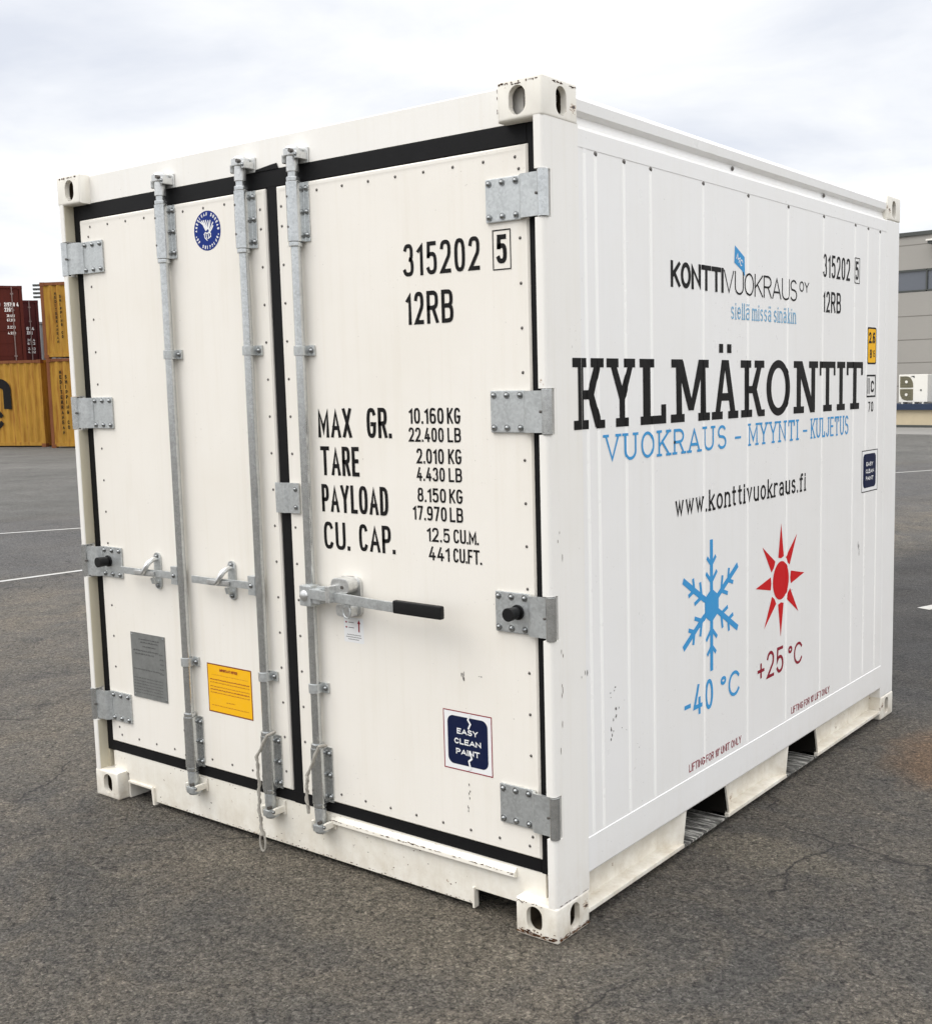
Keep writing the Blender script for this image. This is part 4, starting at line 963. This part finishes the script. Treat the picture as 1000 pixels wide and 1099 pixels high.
# chips on the side
bm = bmesh.new()
for (y, z_, w_, h_, n) in ((.17, .80, .004, .02, 3), (.33, .72, .006, .006, 4), (.35, .64, .005, .012, 6), (.34, .58, .005, .012, 5), (.40, .60, .003, .006, 2), (2.50, .92, .004, .03, 5), (1.72, .86, .012, .003, 3), (2.23, 2.3, .003, .003, 2), (.5, .5, .003, .003, 2), (2.30, 1.55, .003, .003, 2)):
    for _ in range(n): scuff(y + random.uniform(-.02, .02), z_ + random.uniform(-.03, .03), w_ * random.uniform(.4, 1), h_ * random.uniform(.3, .8))
for _ in range(30): scuff(random.uniform(.2, 2.75), random.uniform(.31, 2.38), random.uniform(.0008, .0022), random.uniform(.0008, .0022))
flipfix(bm); flatobj('scuff_marks', bm, 'scuff', 'side', sp, None, .0006)['kind'] = 'stuff'
# rust chips on castings, post and rails: thin irregular flakes
bm = bmesh.new()
def flake(p, u, v, n_, a, b_):
    p = Vector(p); u = Vector(u); v = Vector(v); n_ = Vector(n_)
    k = 8; vs = [bm.verts.new(p + n_ * .0006 + u * a * cos(2 * pi * i / k) * random.uniform(.4, 1) + v * b_ * sin(2 * pi * i / k) * random.uniform(.4, 1)) for i in range(k)]
    bm.faces.new(vs)
X_, Y_, Z_ = (1, 0, 0), (0, 1, 0), (0, 0, 1)
for _ in range(16): flake((-.162 + random.random() * .15, 0, 2.578 + random.uniform(-.002, .001)), X_, Z_, (0, -1, 0), random.uniform(.002, .010), random.uniform(.001, .004))
for _ in range(18): flake((0, .015 + random.random() * .155, 2.578 + random.uniform(-.003, .001)), Y_, Z_, X_, random.uniform(.003, .012), random.uniform(.001, .003))
for _ in range(6): flake((-.160, 0, random.uniform(2.5, 2.57)), X_, Z_, (0, -1, 0), .002, .006)
for _ in range(12): flake((-.09 + random.uniform(-.03, .03), 0, 2.577 - .004), X_, Z_, (0, -1, 0), .004, .0025)
for _ in range(40): flake((-.155 + random.random() * .15, 0, .013 + abs(random.gauss(0, .006))), X_, Z_, (0, -1, 0), random.uniform(.002, .010), random.uniform(.001, .004))
for _ in range(30): flake((0, .01 + random.random() * .16, .012 + abs(random.gauss(0, .004))), Y_, Z_, X_, random.uniform(.002, .010), random.uniform(.001, .003))
for _ in range(14): flake((-.157 + random.random() * .1, 0, .112 + random.uniform(-.006, .002)), X_, Z_, (0, -1, 0), random.uniform(.002, .009), .002)
for _ in range(14): flake((-.002, .02 + random.random() * .15, .1185 + random.uniform(0, .002)), Y_, Z_, X_, random.uniform(.004, .012), .0012)
for _ in range(10): flake((-2.43 + random.random() * .13, 0, 2.578), X_, Z_, (0, -1, 0), random.uniform(.003, .008), random.uniform(.002, .006))
for _ in range(10): flake((-.002, .05 + random.gauss(0, .006), random.uniform(.6, 1.5)), Y_, Z_, X_, .002, random.uniform(.004, .02))
for _ in range(70): flake((random.uniform(-1.02, -.19), .0295, random.gauss(.176, .0015)), X_, Z_, (0, -1, 0), random.uniform(.002, .012), random.uniform(.0008, .0025))
for _ in range(170): flake((random.uniform(-2.05, -.38), .046, random.choice((.026, .03, .19, random.uniform(.03, .19)))), X_, Z_, (0, -1, 0), random.uniform(.001, .006), random.uniform(.001, .003))
for _ in range(46): flake((-.158 + random.random() * .152, -.0004, abs(random.gauss(.003, .003)) + .009), X_, Z_, (0, -1, 0), random.uniform(.004, .012), random.uniform(.0015, .004))
for _ in range(46): flake((.0004, .008 + random.random() * .166, abs(random.gauss(.002, .002)) + .009), Y_, Z_, X_, random.uniform(.004, .012), random.uniform(.0012, .003))
for f in bm.faces[-92:] if False else list(bm.faces)[-92:]: f.material_index = 1
bmesh.ops.recalc_face_normals(bm, faces=bm.faces)
me = bpy.data.meshes.new('rust_flakes'); bm.to_mesh(me); bm.free()
Mt['rustflake'] = plain('rust flake', (.075, .032, .016), .85, 0, .7, 90); me.materials.append(Mt['rustflake']); me.materials.append(Mt['rustedge'])
o = bpy.data.objects.new('rust_flakes', me); C.objects.link(o); o.parent = K; o['kind'] = 'stuff'

# ------------------------------------------------------------------ ropes
def rope(label, pts, loop):
    mb = MB(); P = []
    for a, b_ in zip(pts, pts[1:]):
        for i in range(10): P.append(Vector(a).lerp(Vector(b_), i / 10))
    P.append(Vector(pts[-1])); Q = []
    for i, p in enumerate(P):
        Q.append(p + Vector((random.uniform(-.0012, .0012), random.uniform(-.001, .001), 0)))
    mb.tube('rope', Q, [.0048 + .0012 * (i % 2) for i in range(len(Q))], 7)
    mb.tube('rope', [p + Vector((.006 * sin(i * .9), -.005 * cos(i * .9), 0)) for i, p in enumerate(Q) if i > 9], .0035, 6)
    for c, r in loop:
        mb.dome('rope', (c[0], c[1], c[2] - .006), (0, 0, 1), .012, .016); mb.dome('rope', (c[0], c[1], c[2] + .0), (0, 0, -1), .011, .014)
        mb.tube('rope', [(c[0] + .015 * sin(a), c[1], c[2] - .035 + .035 * cos(a)) for a in [i * 2 * pi / 14 for i in range(15)]], .004, 6)
    return tag(mb.build('rope', None), label, 'rope', 'ropes tied to the locking bars')
rope('long grey rope on the second locking bar, its looped end near the ground', [(-1.262, .005, .470), (-1.270, -.030, .462), (-1.322, -.040, .375), (-1.318, -.038, .28), (-1.322, -.040, .18), (-1.318, -.034, .085)], [((-1.318, -.034, .083), .01)])
rope('shorter grey rope tied round the bracket of the bar beside the long handle', [(-.998, .005, .462), (-.998, -.030, .468), (-1.052, -.040, .355), (-1.060, -.040, .30), (-1.056, -.040, .215)], [])

# ------------------------------------------------------------------ container yard on the left
def box_container(label, loc, ang, length, height, matn, post, group, texts=None, doorend=False, castmat=None):
    """origin: lower left corner of the face seen; +x runs along that face, +y away from the viewer"""
    t = thing('shipping_container', label, 'shipping container', loc, R(ang), group)
    Lx, Ly = (2.438, length) if doorend else (length, 2.438)
    h = height
    def corr(x0, x1, y, z0, z1, pitch=.28, dep=.036):
        mb = MB(); b2 = bmesh.new(); x = x0; xs = []
        while x < x1:
            for dx, dd in ((0, 0), (.07, dep), (.14, dep), (.21, 0)): xs.append((min(x + dx * pitch / .28, x1), dd))
            x += pitch
        xs.append((x1, 0)); V = [(b2.verts.new((a, y + d, z0)), b2.verts.new((a, y + d, z1))) for a, d in xs]
        for a, c in zip(V, V[1:]): b2.faces.new((a[0], c[0], c[1], a[1]))
        mb.merge(b2, matn); return mb
    def one(name, m9, *a9):
        mb = MB(); mb.box(m9, *a9); mb.build(name, t)
    for x in (0, Lx - .11):
        for y in (0, Ly - .11): one('corner_post', post if (x == 0) else matn, x, x + .11, y, y + .11, .11, h - .11)
    for y in (0, Ly - .08):
        one('frame_rail', matn, .11, Lx - .11, y + .005, y + .08, .045, .16); one('frame_rail', post, .11, Lx - .11, y + .005, y + .08, h - .10, h - .005)
    for x in (.002, Lx - .082):
        one('frame_rail', matn, x, x + .08, .11, Ly - .11, .045, .16); one('frame_rail', matn, x, x + .08, .11, Ly - .11, h - .10, h - .005)
    for x in (-.006, Lx - .156):
        for y in (-.006, Ly - .156):
            for z_ in (0, h - .118): one('corner_casting', castmat or post, x, x + .162, y, y + .162, z_, z_ + .118, .006)
    mb = MB(); mb.box(matn, .08, Lx - .08, .08, Ly - .08, h - .06, h - .03); mb.build('roof', t)
    if doorend:
        for k in (0, 1):
            x0 = .115 + k * 1.106; mb = MB(); mb.box(matn, x0, x0 + 1.09, .03, .07, .165, h - .105)
            for i in range(5): zz = .3 + i * (h - .6) / 5; mb.box(matn, x0 + .05, x0 + 1.04, .022, .031, zz, zz + (h - .6) / 5 - .10, .004)
            d = mb.build('door', t)
            for xx in (.22, .86):
                mb = MB(); mb.cyl('rod', (x0 + xx, -.005, .06), (x0 + xx, -.005, h - .04), .02, n=8)
                for z_ in (.3, 1.1, h - .9, h - .3): mb.box('rod', x0 + xx - .05, x0 + xx + .05, -.012, .03, z_ - .03, z_ + .03)
                mb.build('locking_bar', d)
    else: corr(.11, Lx - .11, .012, .16, h - .10).build('side_wall', t, smooth=False)
    # the other three walls
    mb = corr(.11, Lx - .11, Ly - .06, .16, h - .10); mb.build('side_wall', t, smooth=False)
    for x in (.02, Lx - .06):
        mb = corr(.11, Ly - .11, 0, .16, h - .10)
        bmesh.ops.transform(mb.bm, matrix=Matrix(((0, 1, 0, x), (1, 0, 0, 0), (0, 0, 1, 0), (0, 0, 0, 1))), verts=mb.bm.verts); mb.build('side_wall', t, smooth=False)
    for (rows, mm, y) in (texts or []):
        for grp in rows:
            bm = bmesh.new()
            for r in (grp if isinstance(grp, list) else [grp]): textmesh(bm, *r[0], **r[1])
            flipfix(bm); flatobj('lettering', bm, mm, Matrix(((1, 0, 0, 0), (0, 0, -1, y), (0, 1, 0, 0), (0, 0, 0, 1))), t)
    return t
def vtext(s_, x, ztop, step, h_):
    return [((c, x - h_ * .3, ztop - i * step - h_, h_, h_ * .62), dict(t=.2, style='sans')) for i, c in enumerate(s_) if c != ' ']
GP = 'stacked containers across the yard'
box_container('yellow container on the ground under another yellow one, downward black lettering', (-33.11, 18.15, 0), 24.7, 6.058, 2.896, 'cyellow', 'crust', GP,
              [([vtext('MEDITERRANEAN', .47, 2.52, .163, .12), vtext('SHIPPING CO', .66, 2.36, .163, .12)], 'black', .006)])
box_container('upper yellow container stacked on the other yellow one, with downward lettering', (-33.20, 18.16, 2.90), 25.5, 6.058, 2.43, 'cyellow', 'crust', GP,
              [([vtext('MEDITERRANEAN', .52, 2.12, .128, .10), vtext('SHIPPING CO', .69, 2.02, .128, .10)], 'black', .006)])
dA = Vector((-.809 * .958 - .588 * .287, -.588 * .958 + .809 * .287)); LA = 12.19
pA = Vector((-34.05, 18.50)) + dA * LA
box_container('long weathered yellow container on the ground showing large black letters m and sc', (pA.x, pA.y, 0), math.degrees(math.atan2(-dA.y, -dA.x)), LA, 2.896, 'cyellow', 'crust', GP,
              [([(('m', LA - 3.03, 1.28, 1.30, 1.75), dict(t=.24, style='sans')), (('s', LA - 2.73, .62, .92, .55), dict(t=.24, style='sans')), (('c', LA - 2.10, .62, .92, .50), dict(t=.24, style='sans'))] if 'c' in GL['sans'] else
                [(('m', LA - 3.03, 1.28, 1.30, 1.75), dict(t=.24, style='sans')), (('SC', LA - 2.73, .62, .62, 1.1), dict(t=.26, style='sans'))], 'black', .006)])
def red(label, corner, z_, matn, texts=None):
    lx = Vector((-.495, -.867)).normalized(); o_ = Vector(corner) + lx * 2.438
    box_container(label, (o_.x, o_.y, z_), math.degrees(math.atan2(-lx.y, -lx.x)), 6.058, 2.896, matn, matn, GP, texts, doorend=True)
codes = [([(('219790', 1.80, 2.13, .15, .36), dict(t=.17)), (('4', 2.22, 2.13, .15, .07), dict(t=.17)), (('22G1', 1.80, 1.94, .15, .26), dict(t=.17)), (('TCLU', 1.40, 2.13, .15, .26), dict(t=.17))] +
          [((s_, 1.86, z_, .10, .27), dict(t=.16)) for s_, z_ in (('30.480', 1.74), ('67.200', 1.58), ('2.230', 1.32), ('4.920', 1.1))], 'white', .012)]
red('dark red container above the long yellow one, white codes ending in 4', (-39.31, 21.07), 2.898, 'cred', codes)
red('dark red container on the ground, directly under the red one with code ending in 4', (-39.31, 21.07), 0, 'cred')
codes2 = [([(('614', 1.92, 1.62, .14, .30), dict(t=.17)), (('22G1', 1.92, 1.44, .14, .22), dict(t=.17))] + [((s_, 1.92, z_, .1, .3), dict(t=.16)) for s_, z_ in (('30.4', 1.15), ('67.2', 1.0), ('2.23', .78), ('4.92', .64))], 'white', .018)]
red('lower looking darker red container with white codes, beside the floodlight mast', (-45.13, 25.11), 2.898, 'cred2', codes2)
red('darker red container on the ground, under the one beside the floodlight mast', (-45.13, 25.11), 0, 'cred2')
box_container('pale grey container in the gap between red and yellow stacks, upper one', (-49.75, 27.7, 2.593), 36, 6.058, 2.591, 'cgrey', 'cgrey', GP)
box_container('pale grey container on the ground behind the red and yellow stacks', (-49.75, 27.7, 0), 36, 6.058, 2.591, 'cgrey', 'cgrey', GP)
# floodlight mast
t = thing('light_mast', 'slim floodlight mast with rows of lamps above the container yard', 'light mast', (-54.2, 30.7, 0), R(36))
mb = MB(); mb.cyl('mastgrey', (0, 0, 0), (0, 0, 7.5), .09, .05, n=12); mb.build('pole', t)
for i, z_ in enumerate((7.35, 7.15, 6.95, 6.75)):
    mb = MB(); mb.box('mastgrey', -.32, .12, -.03, .03, z_ - .02, z_ + .02)
    arm = mb.build('cross_arm', t)
    for x in (-.28, -.06):
        mb = MB(); mb.box('trim', x - .09, x + .09, -.16, -.03, z_ - .06, z_ + .05, .01); mb.build('floodlight', arm)
# ------------------------------------------------------------------ building on the right
B = thing('warehouse_building', 'grey panel clad industrial building with a dark strip of windows along its wall', 'building', (-12.27, 38.99, 0), math.atan2(-.104, .995))
x0, x1 = -16, 26
mb = MB(); mb.box('clad', x0, x1, .0, 18, 0, 4.80); mb.box('clad', x0, x1, .0, 18, 5.60, 6.80); mb.box('clad', x0, x1, .35, 18, 4.80, 5.60)
for z_ in (6.47, 3.95, 3.11, 2.29, 1.45, .6): mb.box('joint', x0, x1, -.004, .01, z_ - .014, z_ + .014)
mb.build('wall', B)
mb = MB(); mb.box('trim', x0 - .05, x1 + .05, -.06, .1, 6.78, 6.92, .01); mb.box('trim', x0 - .05, x1 + .05, .1, 18.05, 6.78, 6.90); mb.build('roof_edge', B)
n = 0; xw = .93 - 13 * 1.25
while xw < x1 - 1.3:
    if xw > x0:
        mb = MB(); mb.box('trim', xw - .03, xw + .03, -.01, .09, 4.84, 5.56); mb.box('trim', xw + .03, xw + 1.22, -.01, .09, 4.81, 4.87); mb.box('trim', xw + .03, xw + 1.22, -.01, .09, 5.53, 5.60)
        f = mb.build('window_frame', B); mb = MB(); mb.box('glass', xw + .03, xw + 1.22, .04, .06, 4.87, 5.53); mb.build('pane', f)
    xw += 1.25
mb = MB(); mb.box('acwhite', 1.10, 1.75, -.55, -.02, 6.50, 6.56, .01); mb.box('trim', 1.15, 1.7, -.5, -.05, 6.40, 6.50, .01); mb.build('wall_lamp', B)
# loading platform + air conditioner
P_ = thing('loading_platform', 'low platform with blue steel edge, black frame and beige wall, under the air conditioner', 'platform', (-12.6, 37.75, 0), math.atan2(-.104, .995))
mb = MB(); mb.box('bluesteel', -.2, 14, -.12, 1.2, .62, .83, .01); mb.build('deck', P_)
mb = MB(); mb.box('beige', .45, 14, .0, 1.1, .08, .62); mb.build('base_wall', P_)
mb = MB()
for x in (-.15, .36): mb.box('trim', x, x + .07, -.06, .02, .0, .62)
mb.box('trim', -.15, .42, -.05, .0, .30, .35); mb.box('trim', -.2, 14, -.08, .05, 0, .09)
mb.build('support_frame', P_)
A = thing('air_conditioner', 'white outdoor air conditioning unit with two quarter round fan grilles, on the blue platform', 'air conditioner', (-11.93, 37.86, .83), math.atan2(-.104, .995))
mb = MB(); mb.box('acwhite', 0, 1.06, 0, .40, .06, 1.03, .02); mb.build('casing', A)
for x in (.1, .52, .86): mb = MB(); mb.box('acwhite', x, x + .06, .0, .4, 0, .06); mb.build('foot', A)
for k in (0, 1):
    z0, z1 = (.57, .97) if k else (.12, .52)
    pts = []
    if k: pts = [(.05, z0), (.53, z0)] + [(.53 - .25 + .25 * cos(R(a)), z0 + .08 + .32 * sin(R(a))) for a in range(0, 91, 15)] + [(.05, z1)]
    else: pts = [(.05, z1), (.53, z1), (.53, z0)] + [(.30 + .25 * cos(R(a)), z0 + .26 + .26 * sin(R(a))) for a in range(270, 179, -15)]
    mb = MB(); mb.prism('grille', pts, 'y', -.012, .0)
    mb.cyl('acwhite', (.29, -.013, (z0 + z1) / 2), (.29, -.03, (z0 + z1) / 2), .05, n=16)
    for i in range(6): zz = z0 + .05 + i * .06; mb.box('trim', .10, .46, -.016, -.012, zz, zz + .008)
    mb.build('fan_grille', A)
mb = MB(); mb.cyl('trim', (.82, .002, .48), (.82, -.02, .48), .03, n=12); mb.build('badge', A)
mb = MB(); mb.prism('trim', [(.44, .98), (.58, .98), (.58, .9)], 'y', -.006, .001); mb.build('badge', A)
